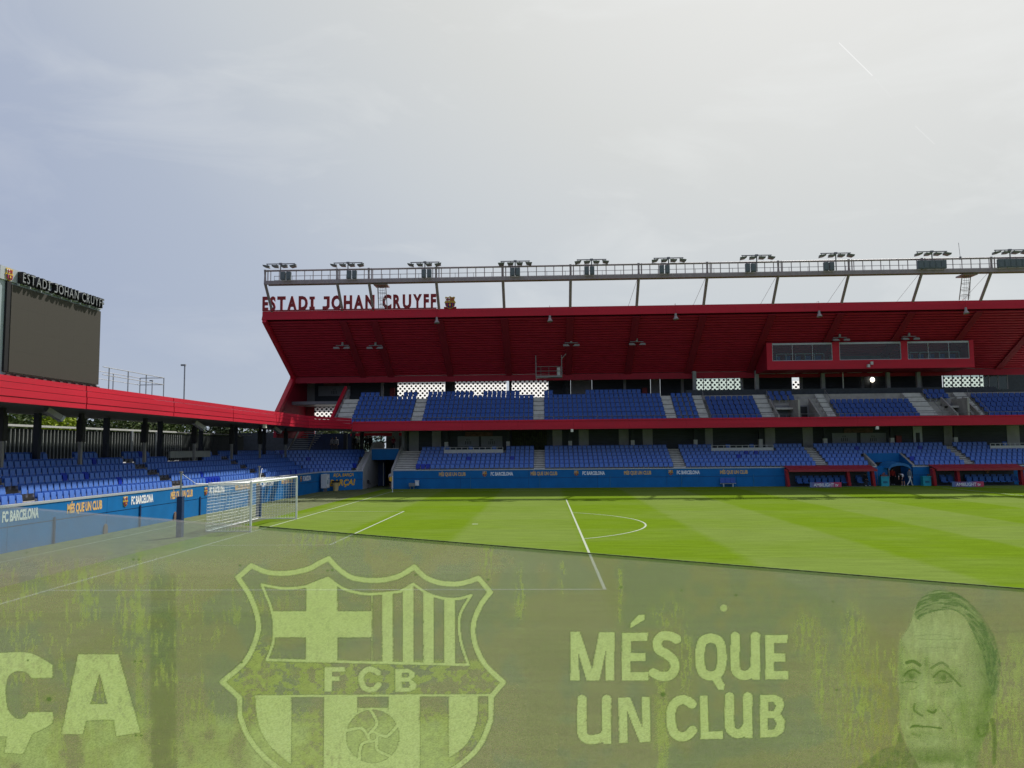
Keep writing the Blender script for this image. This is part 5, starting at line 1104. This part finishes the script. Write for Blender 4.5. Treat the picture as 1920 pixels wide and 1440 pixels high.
for i, (u, x, h, r, m_, lb) in enumerate(((10, -22, 7.6, 2.6, LG, 'mid green tree over the fence at the left edge'), (52, -27, 8.6, 3.2, DG, 'dark green tree left of the lime tree'), (100, -21, 7.1, 2.3, YG, 'bright lime green tree above the fence'), (135, -27, 8.2, 3, DG, 'dark tree behind the lime tree'), (185, -30, 8.4, 3.2, DG, 'dark tree above the parked white car'),
        (238, -28, 8.6, 3, LG, 'mid green tree behind the second loudspeaker'), (292, -30, 9, 3.2, DG, 'dark tree between two columns'), (345, -24, 8.2, 2.8, LG, 'mid green tree by the fourth loudspeaker'), (398, -26, 9, 3.0, DG, 'dark tree near the far end of the fence'), (450, -24, 9, 3, LG, 'green tree seen in the last gap under the roof'))):
    p = atX(u, 800, x); tree(p.x, p.y, h, r, m_, lb, 2300, i)
p = atY(640, 830, 66); tree(p.x, 66, 8.5, 3, LG, 'green tree outside the corner lobby windows', 1800, 33); p = atY(668, 830, 70); tree(p.x, 70, 8, 3, DG, 'dark tree outside behind the corner columns', 1800, 34)
def hedge():
    R = random.Random(5); lf = MB()
    for i in range(11500):
        y = R.uniform(-25, 95); x = -46+R.uniform(-3, 3)+(2*math.sin(y*.3)); z = R.uniform(2.5, 9.3+1.4*math.sin(y*.23)+.8*math.sin(y*.71)); s = R.uniform(.25, .5)
        a = Vector((R.gauss(0, .5), R.gauss(0, 1), R.gauss(0, 1))).normalized(); b = a.orthogonal().normalized(); p = Vector((x, y, z)) if i < 9000 else Vector((R.uniform(-34, 4), 84+R.uniform(-2, 2), R.uniform(2, 8))); lf.add([p-a*s, p+b*s*.6, p+a*s, p-b*s*.6], [(0, 1, 2, 3)])
    o = part(lf, 'distant_foliage', DG, None, None, 'stuff'); tag(o, 'dark band of distant foliage beyond the car park', 'trees')
hedge()
def car():
    p = atX(205, 838, -19); e = empty('parked_car', (p.x, p.y, 2.6), 'white car parked behind the slatted fence', 'car'); x, y, z = p.x, p.y, 2.9
    prof = [(-2.1, .3), (-2.1, .75), (-1.9, .95), (-1.2, 1.0), (-.6, 1.42), (.9, 1.45), (1.5, 1.0), (2.1, .9), (2.15, .3)]
    part(MB().prism(prof, (1.7, 0, 0), None, (x-.85, y, z), (0, 1, 0)), 'body', WHITE, e); part(MB().prism([(-1.05, 1.02), (-.55, 1.36), (.8, 1.38), (1.3, 1.02)], (1.74, 0, 0), None, (x-.87, y, z), (0, 1, 0)), 'window', BLACK, e)
    for s in (-1.3, 1.3): part(MB().tube([(x-.88, y+s, z+.32), (x+.88, y+s, z+.32)], .32, 14), 'wheel', BLACK, e)
    part(MB().box(x+.8, x+.88, y-2.12, y-1.95, z+.7, z+.85), 'tail_light', CRED, e); struct(MB().box(x-12, x+4.3, y-30, y+40, 0, 2.9), 'car_park_ground', ASPH)
car()

# ================================================================== PRINTED GLASS added in place of a double-exposed mural image
def overlay():
    Y = -41.24; A = Vector((atY(0, 948, Y).x, 0, atY(0, 948, Y).z)); B = Vector((atY(1920, 1105, Y).x, 0, atY(1920, 1105, Y).z))
    xa, xb = A.x-.35, B.x+.35; zt = lambda x: A.z+(B.z-A.z)*(x-A.x)/(B.x-A.x); zb = 2.98
    e = empty('overlay_glass', ((xa+xb)/2, Y, zb), 'clear glass balustrade with a worn print of a crest, words and a face', 'overlay')
    part(MB().add([(xa, Y+.004, zb), (xb, Y+.004, zb), (xb, Y+.004, zt(xb)), (xa, Y+.004, zt(xa)), (xa, Y+.014, zb), (xb, Y+.014, zb), (xb, Y+.014, zt(xb)), (xa, Y+.014, zt(xa))], [(0, 1, 2, 3), (7, 6, 5, 4), (0, 4, 5, 1), (1, 5, 6, 2), (2, 6, 7, 3), (3, 7, 4, 0)]), 'glass_pane', CLEAR, e)
    part(MB().box(xa, xb, Y-.35, Y+.25, zb-.25, zb), 'overlay_base', CONC, e)
    # ---- the print: a fine sheet whose colour is baked per vertex
    NX, NZ = 1180, 440
    xs = np.linspace(xa, xb, NX); tt = np.linspace(0, 1, NZ); X = np.repeat(xs[None, :], NZ, 0); top = A.z+(B.z-A.z)*(X-A.x)/(B.x-A.x); Zc = zb+(top-zb)*tt[:, None]
    D = np.stack([X-CAM.x, np.full_like(X, Y-CAM.y), Zc-CAM.z], -1); f = D@np.array(AF); U = 960+FPX*(D@np.array(AR))/f; V = 720-FPX*(D@np.array(AU))/f   # print layout coordinates
    rs = np.random.RandomState(11)
    def vn(u, v, seed, oct=5, gain=.55):
        o = np.zeros_like(u); a = 1; tot = 0
        for k in range(oct):
            r = np.random.RandomState(seed*17+k); G = r.rand(256, 256); x = u*2**k+37*k; y = v*2**k+11*k; xi = np.floor(x).astype(int); yi = np.floor(y).astype(int); fx = x-xi; fy = y-yi; fx = fx*fx*(3-2*fx); fy = fy*fy*(3-2*fy); xi &= 255; yi &= 255; x1 = (xi+1) & 255; y1 = (yi+1) & 255
            o += a*(G[yi, xi]*(1-fx)*(1-fy)+G[yi, x1]*fx*(1-fy)+G[y1, xi]*(1-fx)*fy+G[y1, x1]*fx*fy); tot += a; a *= gain
        return o/tot
    ss = lambda a, b, x: np.clip((x-a)/(b-a), 0, 1)**2*(3-2*np.clip((x-a)/(b-a), 0, 1))
    wob = (vn(U/6, V/6, 5, 3)-.5)*1.0; PU, PV = U+wob, V+(vn(U/6, V/6, 6, 3)-.5)*1.0
    def dseg(pts, closed=False):
        d = np.full(U.shape, 1e9); P = list(pts)+([pts[0]] if closed else [])
        for (x0, y0), (x1, y1) in zip(P, P[1:]):
            dx, dy = x1-x0, y1-y0; t_ = np.clip(((PU-x0)*dx+(PV-y0)*dy)/(dx*dx+dy*dy+1e-9), 0, 1); d = np.minimum(d, np.hypot(PU-x0-t_*dx, PV-y0-t_*dy))
        return d
    def inside(P):
        c = np.zeros(U.shape, bool); n = len(P)
        for i in range(n):
            (x0, y0), (x1, y1) = P[i], P[(i+1) % n]
            if y0 == y1: continue
            m_ = ((y0 > PV) != (y1 > PV)) & (PU < (x1-x0)*(PV-y0)/(y1-y0)+x0); c ^= m_
        return c
    def fill(P):
        d = dseg(P, True); s = np.where(inside(P), d, -d); return np.clip(s/1.6+.5, 0, 1)
    def stroke(pts, wd, closed=False): return np.clip((wd/2-dseg(pts, closed))/1.6+.5, 0, 1)
    def rect(x0, x1, y0, y1): return fill([(x0, y0), (x1, y0), (x1, y1), (x0, y1)])
    def z6(P): return [(400+x/3, 960+y/3) for x, y in P]
    def z7(P): return [(1000+x/3, 960+y/3) for x, y in P]
    def z5(P): return [(x/3, 960+y/3) for x, y in P]
    def z8(P): return [(1440+x/4, 1080+y/4) for x, y in P]
    L = np.zeros(U.shape)                       # pale printed areas
    def put(m_, k=1.): nonlocal L; L = np.maximum(L, m_*k)
    def cut(m_): nonlocal L; L = L*(1-m_)
    def curve(P, n=6):
        o = []; Q = [P[0]]+list(P)+[P[-1]]
        for i in range(1, len(Q)-2):
            for j in range(n):
                t_ = j/n; o.append(tuple(.5*(2*Q[i][c]+(Q[i+1][c]-Q[i-1][c])*t_+(2*Q[i-1][c]-5*Q[i][c]+4*Q[i+1][c]-Q[i+2][c])*t_*t_+(-Q[i-1][c]+3*Q[i][c]-3*Q[i+1][c]+Q[i+2][c])*t_**3) for c in (0, 1)))
        return o+[P[-1]]
    # crest outline
    topl = curve([(215, 302), (300, 338), (410, 345), (530, 322), (600, 285), (650, 262)])+curve([(650, 262), (710, 325), (790, 372), (920, 385), (1040, 362), (1130, 308)])+curve([(1130, 308), (1190, 365), (1270, 398), (1370, 405), (1440, 390), (1492, 372)])
    rgt = [(1492, 372), (1558, 452)]+curve([(1558, 452), (1500, 530), (1462, 640), (1475, 750), (1530, 860), (1632, 958)])+[(1632, 958), (1562, 1040), (1560, 1170)]+curve([(1560, 1170), (1500, 1310), (1390, 1420), (1250, 1500)])
    lft = [(215, 302), (138, 368)]+curve([(138, 368), (205, 470), (250, 600), (245, 700), (180, 840), (50, 955)])+[(50, 955), (148, 1045), (150, 1150)]+curve([(150, 1150), (200, 1270), (300, 1390), (420, 1480)])
    for P in (topl, rgt, lft): put(stroke(z6(P), 9.5))
    inn = z6(curve([(272, 408), (400, 430), (520, 420)])+[(645, 370)]+curve([(645, 370), (720, 425), (800, 452), (890, 462), (1050, 448)])+[(1125, 405)]+curve([(1125, 405), (1200, 455), (1290, 485), (1380, 488), (1450, 468)])+curve([(1450, 468), (1395, 560), (1382, 640), (1395, 740), (1435, 860)])+[(870, 846), (300, 832)]+curve([(300, 832), (335, 740), (342, 640), (325, 540), (272, 408)]))
    put(stroke(inn, 5.0, True)); M_in = fill(inn)
    put(rect(574, 632.5, 1070, 1245)*M_in); put(rect(505, 697, 1146, 1195)*M_in); put(rect(697, 698.5, 1110, 1245)*M_in)
    for a, b in ((950, 1010), (1065, 1125), (1182, 1240), (1298, 1360)): put(rect(400+a/3, 400+b/3, 1090, 1246)*M_in)
    FCB = [z6(P) for P in ([(625, 872), (742, 872), (742, 898), (668, 898), (668, 925), (712, 925), (712, 950), (668, 950), (668, 1010), (625, 1010)],)]
    put(fill(FCB[0])); put(stroke(z6(curve([(928, 905), (900, 888), (870, 886), (838, 910), (832, 945), (845, 985), (875, 1000), (905, 996), (930, 972)])), 10.5))
    bx = z6([(1022, 882), (1100, 882), (1135, 905), (1130, 930), (1112, 942), (1142, 965), (1140, 995), (1105, 1012), (1022, 1012)]); put(fill(bx)); cut(fill(z6([(1062, 905), (1098, 905), (1102, 920), (1095, 930), (1062, 930)]))); cut(fill(z6([(1062, 955), (1100, 955), (1106, 972), (1098, 988), (1062, 988)])))
    put(stroke(z6([(235, 1036), (1560, 1030)]), 4.0)); low = z6([(235, 1036), (1490, 1036)]+curve([(1490, 1036), (1480, 1180), (1420, 1310), (1300, 1400), (1200, 1480)])+[(520, 1480)]+curve([(520, 1480), (400, 1390), (300, 1290), (250, 1180), (235, 1036)])); M_lo = fill(low)
    for a, b in ((200, 438), (622, 810), (985, 1160), (1326, 1500)): put(rect(400+a/3, 400+b/3, 1300, 1460)*M_lo, .97)
    put(rect(400+810/3, 400+985/3, 1327, 1460)*M_lo, .9)
    bc = (400+897/3, 960+1262/3); rb = np.hypot(PU-bc[0], PV-bc[1]); ballm = np.clip((53-rb)/1.5+.5, 0, 1); cut(ballm*.85)
    put(np.clip((1.8-np.abs(rb-52))/1.5+.5, 0, 1)); put(np.clip((11-np.abs(rb-9))/2, 0, 1)*.35)
    for k in range(5):
        a = k*2*PI/5+.5; put(stroke(curve([(bc[0]+9*math.cos(a), bc[1]+9*math.sin(a)), (bc[0]+26*math.cos(a+.75), bc[1]+26*math.sin(a+.75)), (bc[0]+50*math.cos(a+.35), bc[1]+50*math.sin(a+.35))]), 5.5)*ballm)
    put(stroke([(bc[0]+9*math.cos(t_), bc[1]+9*math.sin(t_)) for t_ in np.linspace(0, 2*PI, 14)], 4.5))
    # words
    W = 17.5
    put(fill(z7([(208, 673), (262, 673), (330, 880), (332, 880), (370, 676), (405, 676), (458, 676), (453, 948), (405, 948), (408, 780), (372, 948), (300, 948), (252, 790), (262, 948), (208, 948)])))
    def E_(x0, x1, y0, y1, nt=0):
        put(fill(z7([(x0, y0), (x1, y0-2), (x1-8, y0+46), (x0+50, y0+46), (x0+50, (y0+y1)/2-22), (x1-16, (y0+y1)/2-22), (x1-16, (y0+y1)/2+25), (x0+50, (y0+y1)/2+25), (x0+50, y1-48), (x1, y1-48), (x1, y1), (x0, y1)])))
    E_(498, 648, 680, 948); put(fill(z7([(545, 655), (547, 625), (590, 580), (628, 577), (626, 606)])))
    put(stroke(z7(curve([(806, 715), (770, 698), (720, 700), (698, 735), (708, 775), (750, 800), (788, 835), (796, 880), (770, 918), (720, 924), (676, 905)])), W))
    put(stroke(z7(curve([(998, 708), (955, 725), (938, 780), (938, 850), (955, 905), (998, 922), (1042, 905), (1060, 850), (1060, 780), (1042, 725), (998, 708)])), W)); put(fill(z7([(985, 912), (1045, 912), (1075, 970), (1074, 1000), (1042, 1000)])))
    def U_(x0, x1, y0, y1): put(stroke(z7([(x0+26, y0+10)]+curve([(x0+26, y0+10), (x0+26, y1-75), (x0+45, y1-35), (x0+80, y1-25), (x1-48, y1-40), (x1-26, y1-70)])+[(x1-26, y0+10)]), W)); put(fill(z7([(x1-52, y0), (x1, y0), (x1, y1), (x1-42, y1-2), (x1-52, y1-20)]))); put(fill(z7([(x0, y0), (x0+52, y0), (x0+52, y0+30), (x0, y0+30)])))
    U_(1110, 1275, 690, 944); E_(1305, 1435, 692, 942); U_(248, 438, 1044, 1306)
    put(fill(z7([(478, 1045), (545, 1042), (612, 1210), (608, 1040), (656, 1040), (660, 1290), (600, 1296), (528, 1120), (532, 1298), (484, 1300)])))
    put(stroke(z7(curve([(892, 1080), (850, 1056), (805, 1068), (778, 1110), (774, 1175), (790, 1240), (830, 1264), (868, 1256), (896, 1228)])), W)); put(fill(z7([(935, 1032), (980, 1032), (988, 1236), (1068, 1230), (1064, 1276), (940, 1278)])))
    U_(1078, 1232, 1030, 1272); bb = z7([(1275, 1030), (1360, 1028), (1402, 1048), (1412, 1090), (1392, 1135), (1416, 1175), (1408, 1235), (1372, 1264), (1275, 1270)]); put(fill(bb))
    for P in ([(1322, 1068), (1352, 1068), (1366, 1092), (1352, 1118), (1322, 1118)], [(1318, 1160), (1352, 1160), (1370, 1190), (1356, 1222), (1318, 1226)]): cut(fill(z7(P)))
    # big letters at left
    put(fill(z5([(440, 800), (665, 800), (790, 1240), (655, 1262), (640, 1168), (485, 1172), (465, 1250), (345, 1250)]))); cut(fill(z5([(560, 905), (605, 1080), (508, 1080)])))
    put(fill(z5([(-200, 790)]+curve([(-60, 800), (80, 788), (190, 800), (296, 860)])+[(296, 932), (180, 935)]+curve([(180, 935), (150, 905), (95, 895), (45, 930), (32, 1020), (45, 1110), (90, 1160), (135, 1158), (160, 1125)])+[(296, 1125)]+curve([(296, 1125), (290, 1190), (180, 1250)])+[(130, 1360), (25, 1355), (40, 1262), (-200, 1250)])))
    # worn paint
    n1 = vn(U/34, V/60, 1); n2 = vn(U/3.6, V/24, 2, 5, .65); n3 = vn(U/60, V/60, 3, 4); n4 = vn(U/9, V/9, 4, 5, .66)
    side = ss(1480, 1750, U)+.75*ss(700, 300, U)*1+.15; drip = ss(.585, .66, n2*.62+n1*.42+.06*side-.05)*np.clip(side, 0, 1)*ss(-30, 80, V-(1000+.09*U))
    columnw = np.exp(-((U-262)/9)**2)*ss(1010, 1060, V)*ss(.35, .6, vn(U/12, V/25, 9, 4))+np.exp(-((U-1240)/12)**2)*ss(1180, 1300, V)*ss(.35, .55, vn(U/10, V/18, 10, 4))+.8*np.exp(-((U-1163)/3)**2)*ss(1060, 1130, V)*ss(1180, 1150, V)*ss(.4, .5, vn(U/4, V/9, 12, 3))
    clus = sum(np.exp(-((U-a)/b)**2-((V-c)/d)**2) for a, b, c, d in ((1250, 26, 1150, 26), (1286, 14, 1240, 60), (1242, 12, 1380, 60), (1510, 22, 1190, 40), (1600, 24, 1190, 50), (1540, 14, 1260, 70), (1163, 4, 1090, 60), (915, 12, 1040, 40), (1600, 40, 1330, 70), (1055, 6, 1080, 30), (975, 10, 1120, 50), (1870, 60, 1330, 90), (590, 50, 1010, 18), (640, 60, 1000, 14)))
    drip = np.maximum(drip, ss(.50, .56, vn(U/2.6, V/16, 71, 4, .6))*np.clip(clus*1.3, 0, 1))
    lowzone = ss(1335, 1370, V+14*(n1-.5))*ss(870, 840, U)*ss(.30, .46, n1*.5+n3*.5); out_c = fill(z6(topl+rgt+[(900, 1560)]+lft[::-1]))
    n6 = vn(U/15, V/13, 95, 5, .62); band = ss(1232, 1244, V)*ss(1308, 1300, V)*out_c*ss(.50, .52, n6); band = np.maximum(band, out_c*ss(1170, 1215, V)*ss(530, 500, U)*ss(.50, .57, n4)); band = np.maximum(band, M_lo*(1-L)*ss(1315, 1350, V)*ss(.46, .50, n4)*.9)
    band = np.maximum(band, out_c*(1-M_lo)*ss(1305, 1330, V)*ss(.44, .50, n4)*.8)
    worn = np.clip(drip+columnw+lowzone*.6+band*1.0, 0, 1)*(1-L)
    base = np.array([.42, .285, .215]); blueg = np.array([.375, .285, .25]); brown = np.array([.40, .235, .16]); wc = np.array([.56, .54, .17]); lc = np.array([.90, .90, .40])
    C = base+(blueg-base)*ss(.4, .62, n3)[..., None]; rmask = ss(1560, 1680, U+40*(n1-.5))*ss(-20, 60, V-(1060+.03*U)); C = C+(brown-C)*(rmask*.65)[..., None]
    org = ss(1570, 1600, U)*ss(1760, 1650, U)*ss(1180, 1260, V)*ss(.42, .6, n2); C = C+(np.array([.50, .38, .10])-C)*(org*.55)[..., None]
    for (a, b, k) in ((282, 330, .30), (866, 1008, 0)):    # darker upright band of the print
        C = C*(1-k*ss(a-4, a+4, U)*ss(b+4, b-4, U)*ss(1060, 1100, V))[..., None]
    # broad overlapping tone sheets of the print
    tone = 1+.13*ss(1, -1, V-(1080-.006*U))*ss(1200, 900, U)+.14*ss(1, -1, V-(1149-.005*U))*ss(1180, 700, U)+.07*ss(-2, 2, V-(1262-.004*U))-.10*ss(1175, 1215, V)*ss(950, 1010, U)*ss(1500, 1420, U); tone = tone-.06*ss(.5, .56, n3)
    C = C*tone[..., None]; lz = ss(640, 240, U)*ss(1085, 985, V); C = C+(np.array([.46, .48, .55])-C)*(lz*.75)[..., None]
    C = C+(wc*(.9+.3*n4[..., None])-C)*(worn*(.55+.25*n4+.15*out_c)*(1-.0*U))[..., None]
    C = C+(np.array([.76, .76, .34])*(.8+.4*n4[..., None])-C)*(lowzone*(1-ss(286, 292, U)*ss(338, 330, U))*(.30+.35*ss(.4, .6, n3)))[..., None]
    ero = ss(.56, .60, vn(U/7, V/10, 91, 5, .62))*np.clip(.25+.6*ss(1380, 1430, V)+.3*ss(560, 400, U)*ss(1180, 1240, V), 0, 1)
    lt = L*(1-.10*ss(.5, .7, n4))*(1-.55*ero); C = C+(lc*(.94+.12*n1[..., None])-C)*lt[..., None]
    # dark thin outline on the letters
    H = np.abs(L-np.roll(L, 1, 0))+np.abs(L-np.roll(L, -1, 0))+np.abs(L-np.roll(L, 1, 1))+np.abs(L-np.roll(L, -1, 1)); H = np.clip(H, 0, 1)*(L < .6); C = C*(1-.38*H)[..., None]
    # portrait of a man: pale skin, hair, features
    def dark(m_, k=.7, col=(.08, .10, .04)): nonlocal C; C = C+(np.array(col)-C)*np.clip(m_*k, 0, 1)[..., None]
    P = z8(curve([(1100, 250), (1055, 380), (985, 500), (975, 640), (978, 800), (992, 960), (985, 1080), (1010, 1180), (1040, 1270), (1110, 1380), (1170, 1500), (1500, 1500), (1590, 1300), (1650, 1110), (1705, 960), (1722, 800), (1700, 560), (1640, 390), (1540, 250), (1420, 150), (1290, 110), (1180, 150), (1100, 250)]))
    dP = dseg(P, True); hd = np.clip(np.where(inside(P), dP, -dP)/5+.5, 0, 1); skin = np.array([.74, .74, .36])*(.62+.62*vn(U/9, V/22, 21, 4)[..., None]); stk = vn(U/1.7, V/14, 81, 3); C = C+(skin*(.80+.40*stk)[..., None]-C)*(hd*(.42+.34*vn(U/6, V/12, 31)))[..., None]
    G = lambda cx, cy, sx, sy: np.exp(-(((PU-(1440+cx/4))/(sx/4))**2+((PV-(1080+cy/4))/(sy/4))**2))
    mot = .6+.8*vn(U/5, V/14, 41, 4)
    for (cx, cy, sx, sy, k) in ((1078, 735, 85, 48, .55), (1318, 745, 100, 50, .5), (1640, 820, 70, 420, .55), (1590, 1180, 110, 200, .5), (1120, 990, 45, 60, .3), (1230, 1000, 45, 40, .3), (1190, 1190, 150, 34, .22), (1230, 1330, 260, 60, .4), (1000, 700, 26, 260, .3), (1460, 1010, 70, 190, .28), (1190, 640, 22, 60, .35), (1560, 520, 60, 200, .3), (1350, 880, 120, 26, .2), (1260, 1375, 230, 40, .5), (1700, 700, 60, 200, .4)):
        dark(G(cx, cy, sx, sy)*hd*mot, min(1, k*1.35), (.13, .15, .05))
    for (cx, cy, sx, sy, k) in ((1250, 460, 190, 120, .3), (1150, 880, 40, 150, .3), (1420, 900, 60, 60, .22), (1240, 1240, 90, 50, .2)): C = C+(np.array([.80, .84, .46])-C)*(G(cx, cy, sx, sy)*hd*k)[..., None]
    ang = np.arctan2(PV-(1080+700/4), PU-(1440+1330/4)); rad = np.hypot(PV-(1080+700/4), (PU-(1440+1330/4))*1.2); strand = ss(.40, .58, vn(rad/2.2+ang*3, ang*7+40, 22, 3)+.12*(vn(U/3, V/3, 23, 2)-.5))
    hair = fill(z8(curve([(1090, 310), (1130, 190), (1210, 120), (1330, 105), (1450, 150), (1570, 260), (1670, 400), (1735, 560), (1740, 760), (1690, 900), (1650, 780), (1610, 600), (1540, 430), (1480, 320), (1390, 255), (1290, 262), (1200, 285), (1140, 330)])));
    dark(hair*(.35+.65*strand), .95, (.06, .09, .05)); dark(stroke(P[2:9], 1.6), .35)
    for pts, wd, k in (([(1040, 650), (1090, 640), (1140, 670)], 5.5, .7), ([(1225, 690), (1300, 650), (1350, 680)], 4, .55), ([(1020, 750), (1050, 715), (1095, 705), (1140, 730)], 2.6, .8), ([(1240, 760), (1290, 715), (1340, 725), (1400, 780), (1450, 830)], 2.4, .75), ([(1005, 800), (1060, 790), (1120, 800)], 2, .5), ([(1250, 800), (1320, 800), (1380, 790)], 2, .5),
            ([(1040, 840), (1090, 850), (1130, 820)], 1.8, .35), ([(1100, 960), (1095, 1005), (1135, 1035), (1160, 1050)], 3, .6), ([(1200, 1010), (1240, 1025), (1260, 1005)], 3.6, .7), ([(1285, 975), (1330, 1040), (1375, 1100), (1385, 1180)], 1.5, .42), ([(1072, 1136), (1100, 1122), (1150, 1129), (1210, 1131), (1300, 1143)], 2.8, .7), ([(1090, 1128), (1130, 1122)], 4, .5), ([(1330, 690), (1360, 700), (1400, 735)], 2, .4), ([(1120, 470), (1280, 478), (1440, 470)], 1.4, .25), ([(1140, 540), (1300, 535), (1420, 545)], 1.4, .22), ([(1660, 700), (1700, 760), (1690, 860), (1655, 910)], 2.4, .45), ([(1400, 860), (1450, 960), (1470, 1080)], 1.5, .25), ([(1080, 1180), (1130, 1200), (1140, 1190)], 2.5, .35),
            ([(1590, 700), (1640, 800), (1650, 900)], 1.5, .35), ([(1570, 1140), (1590, 1200), (1640, 1180), (1650, 1110)], 5, .5), ([(1180, 620), (1190, 680)], 1.8, .3), ([(1640, 870), (1720, 880)], 2, .4), ([(1680, 1080), (1700, 1200), (1695, 1400)], 7, .5), ([(1100, 450), (1300, 440), (1450, 480)], 1.2, .2)):
        dark(stroke(z8(curve(pts, 4)), wd*1.15), min(1, k*1.25), (.05, .07, .02))
    for cx, cy in ((1078, 752), (1318, 765)): r_ = np.hypot(PU-(1440+cx/4), PV-(1080+cy/4)); dark(np.clip((6.2-r_)/1.5, 0, 1), .62); dark(np.clip((2.4-r_)/1.2, 0, 1), .9)
    coat = fill(z8([(990, 1150), (1020, 1260), (1090, 1350), (1140, 1450), (650, 1450), (860, 1300), (960, 1270)])); dark(coat*(.5+.5*ss(.42, .55, n4)), .6)
    dark(fill(z8([(1440, 1320), (1510, 1260), (1620, 1450), (1380, 1450)]))*.8*ss(.4, .55, n4), .5)
    # bolt holes
    for (bx_, by_) in ((250, 1049), (260, 1049), (50, 1036), (253, 1240), (264, 1240), (255, 1379), (265, 1379), (450, 1060), (614, 1070), (623, 1069), (779, 1078), (915, 1087), (52, 1238), (453, 1242), (92, 1311), (1243, 1302), (1164, 1101), (1278, 1107), (1380, 1116), (1562, 1128), (1569, 1294)):
        r_ = np.hypot(U-bx_, (V-by_)*1.2); big = 5 if bx_ == 92 or bx_ == 1243 else 2.4; dark(np.clip((big-r_)/1.5+.5, 0, 1), .85); C = C+(np.array([.45, .40, .15])-C)*(np.clip((big*2.6-r_)/3, 0, 1)*(r_ > big)*.35*(bx_ in (92,)))[..., None]
    r_ = np.hypot(U-1357, V-1140); C = C+(lc-C)*(np.clip((6.5-r_)/1.5+.5, 0, 1)*.8)[..., None]
    grn = .10+.16*ss(1050, 1400, V); C = C*(1+grn*(rs.rand(*U.shape)-.5)*2*.9+.10*(vn(U/2.2, V/1.6, 61, 2)-.5))[..., None]; C = np.clip(C, 0, .95)
    alpha = .475+0*U; alpha = alpha-.15*ss(640, 330, U)*ss(1075, 1000, V); alpha = alpha+.05*L
    # dark top edge
    me = bpy.data.meshes.new('worn_print'); vs_ = np.stack([X-(xa+xb)/2, np.full_like(X, -.0), Zc-zb], -1).reshape(-1, 3)
    ii = (np.arange(NZ-1)[:, None]*NX+np.arange(NX-1)[None, :]).reshape(-1); F = np.stack([ii, ii+1, ii+1+NX, ii+NX], 1)
    me.vertices.add(len(vs_)); me.vertices.foreach_set('co', vs_.astype(np.float32).ravel()); me.loops.add(F.size); me.loops.foreach_set('vertex_index', F.ravel().astype(np.int32)); me.polygons.add(len(F)); me.polygons.foreach_set('loop_start', np.arange(0, F.size, 4, dtype=np.int32)); me.polygons.foreach_set('loop_total', np.full(len(F), 4, np.int32)); me.update(calc_edges=True)
    at = me.color_attributes.new('print', 'FLOAT_COLOR', 'POINT'); at.data.foreach_set('color', np.concatenate([C, alpha[..., None]], -1).reshape(-1).astype(np.float32))
    m_ = bpy.data.materials.new('worn_print'); m_.use_nodes = True; N, Lk = m_.node_tree.nodes, m_.node_tree.links; N.clear()
    o = N.new('ShaderNodeOutputMaterial'); at_ = N.new('ShaderNodeVertexColor'); at_.layer_name = 'print'; d = N.new('ShaderNodeBsdfDiffuse'); tl = N.new('ShaderNodeBsdfTranslucent'); t_ = N.new('ShaderNodeBsdfTransparent'); m1 = N.new('ShaderNodeMixShader'); m2 = N.new('ShaderNodeMixShader')
    Lk.new(at_.outputs['Color'], d.inputs[0]); Lk.new(at_.outputs['Color'], tl.inputs[0]); m1.inputs[0].default_value = FILM_TR; Lk.new(d.outputs[0], m1.inputs[1]); Lk.new(tl.outputs[0], m1.inputs[2]); Lk.new(at_.outputs['Alpha'], m2.inputs[0]); Lk.new(t_.outputs[0], m2.inputs[1]); Lk.new(m1.outputs[0], m2.inputs[2]); Lk.new(m2.outputs[0], o.inputs[0])
    me.materials.append(m_); ob = bpy.data.objects.new('worn_print', me); COL.objects.link(ob); ob.parent = e
    xs_ = atY(486, 985, Y).x; part(MB().obox((xs_, Y+.004, zt(xs_)+.001), (xb, Y+.004, zt(xb)+.001), .004, .0034), 'overlay_edge', mat('edge_dark_green', (.07, .11, .02), .8, .6, 60), e)
FILM_TR = .6
overlay()
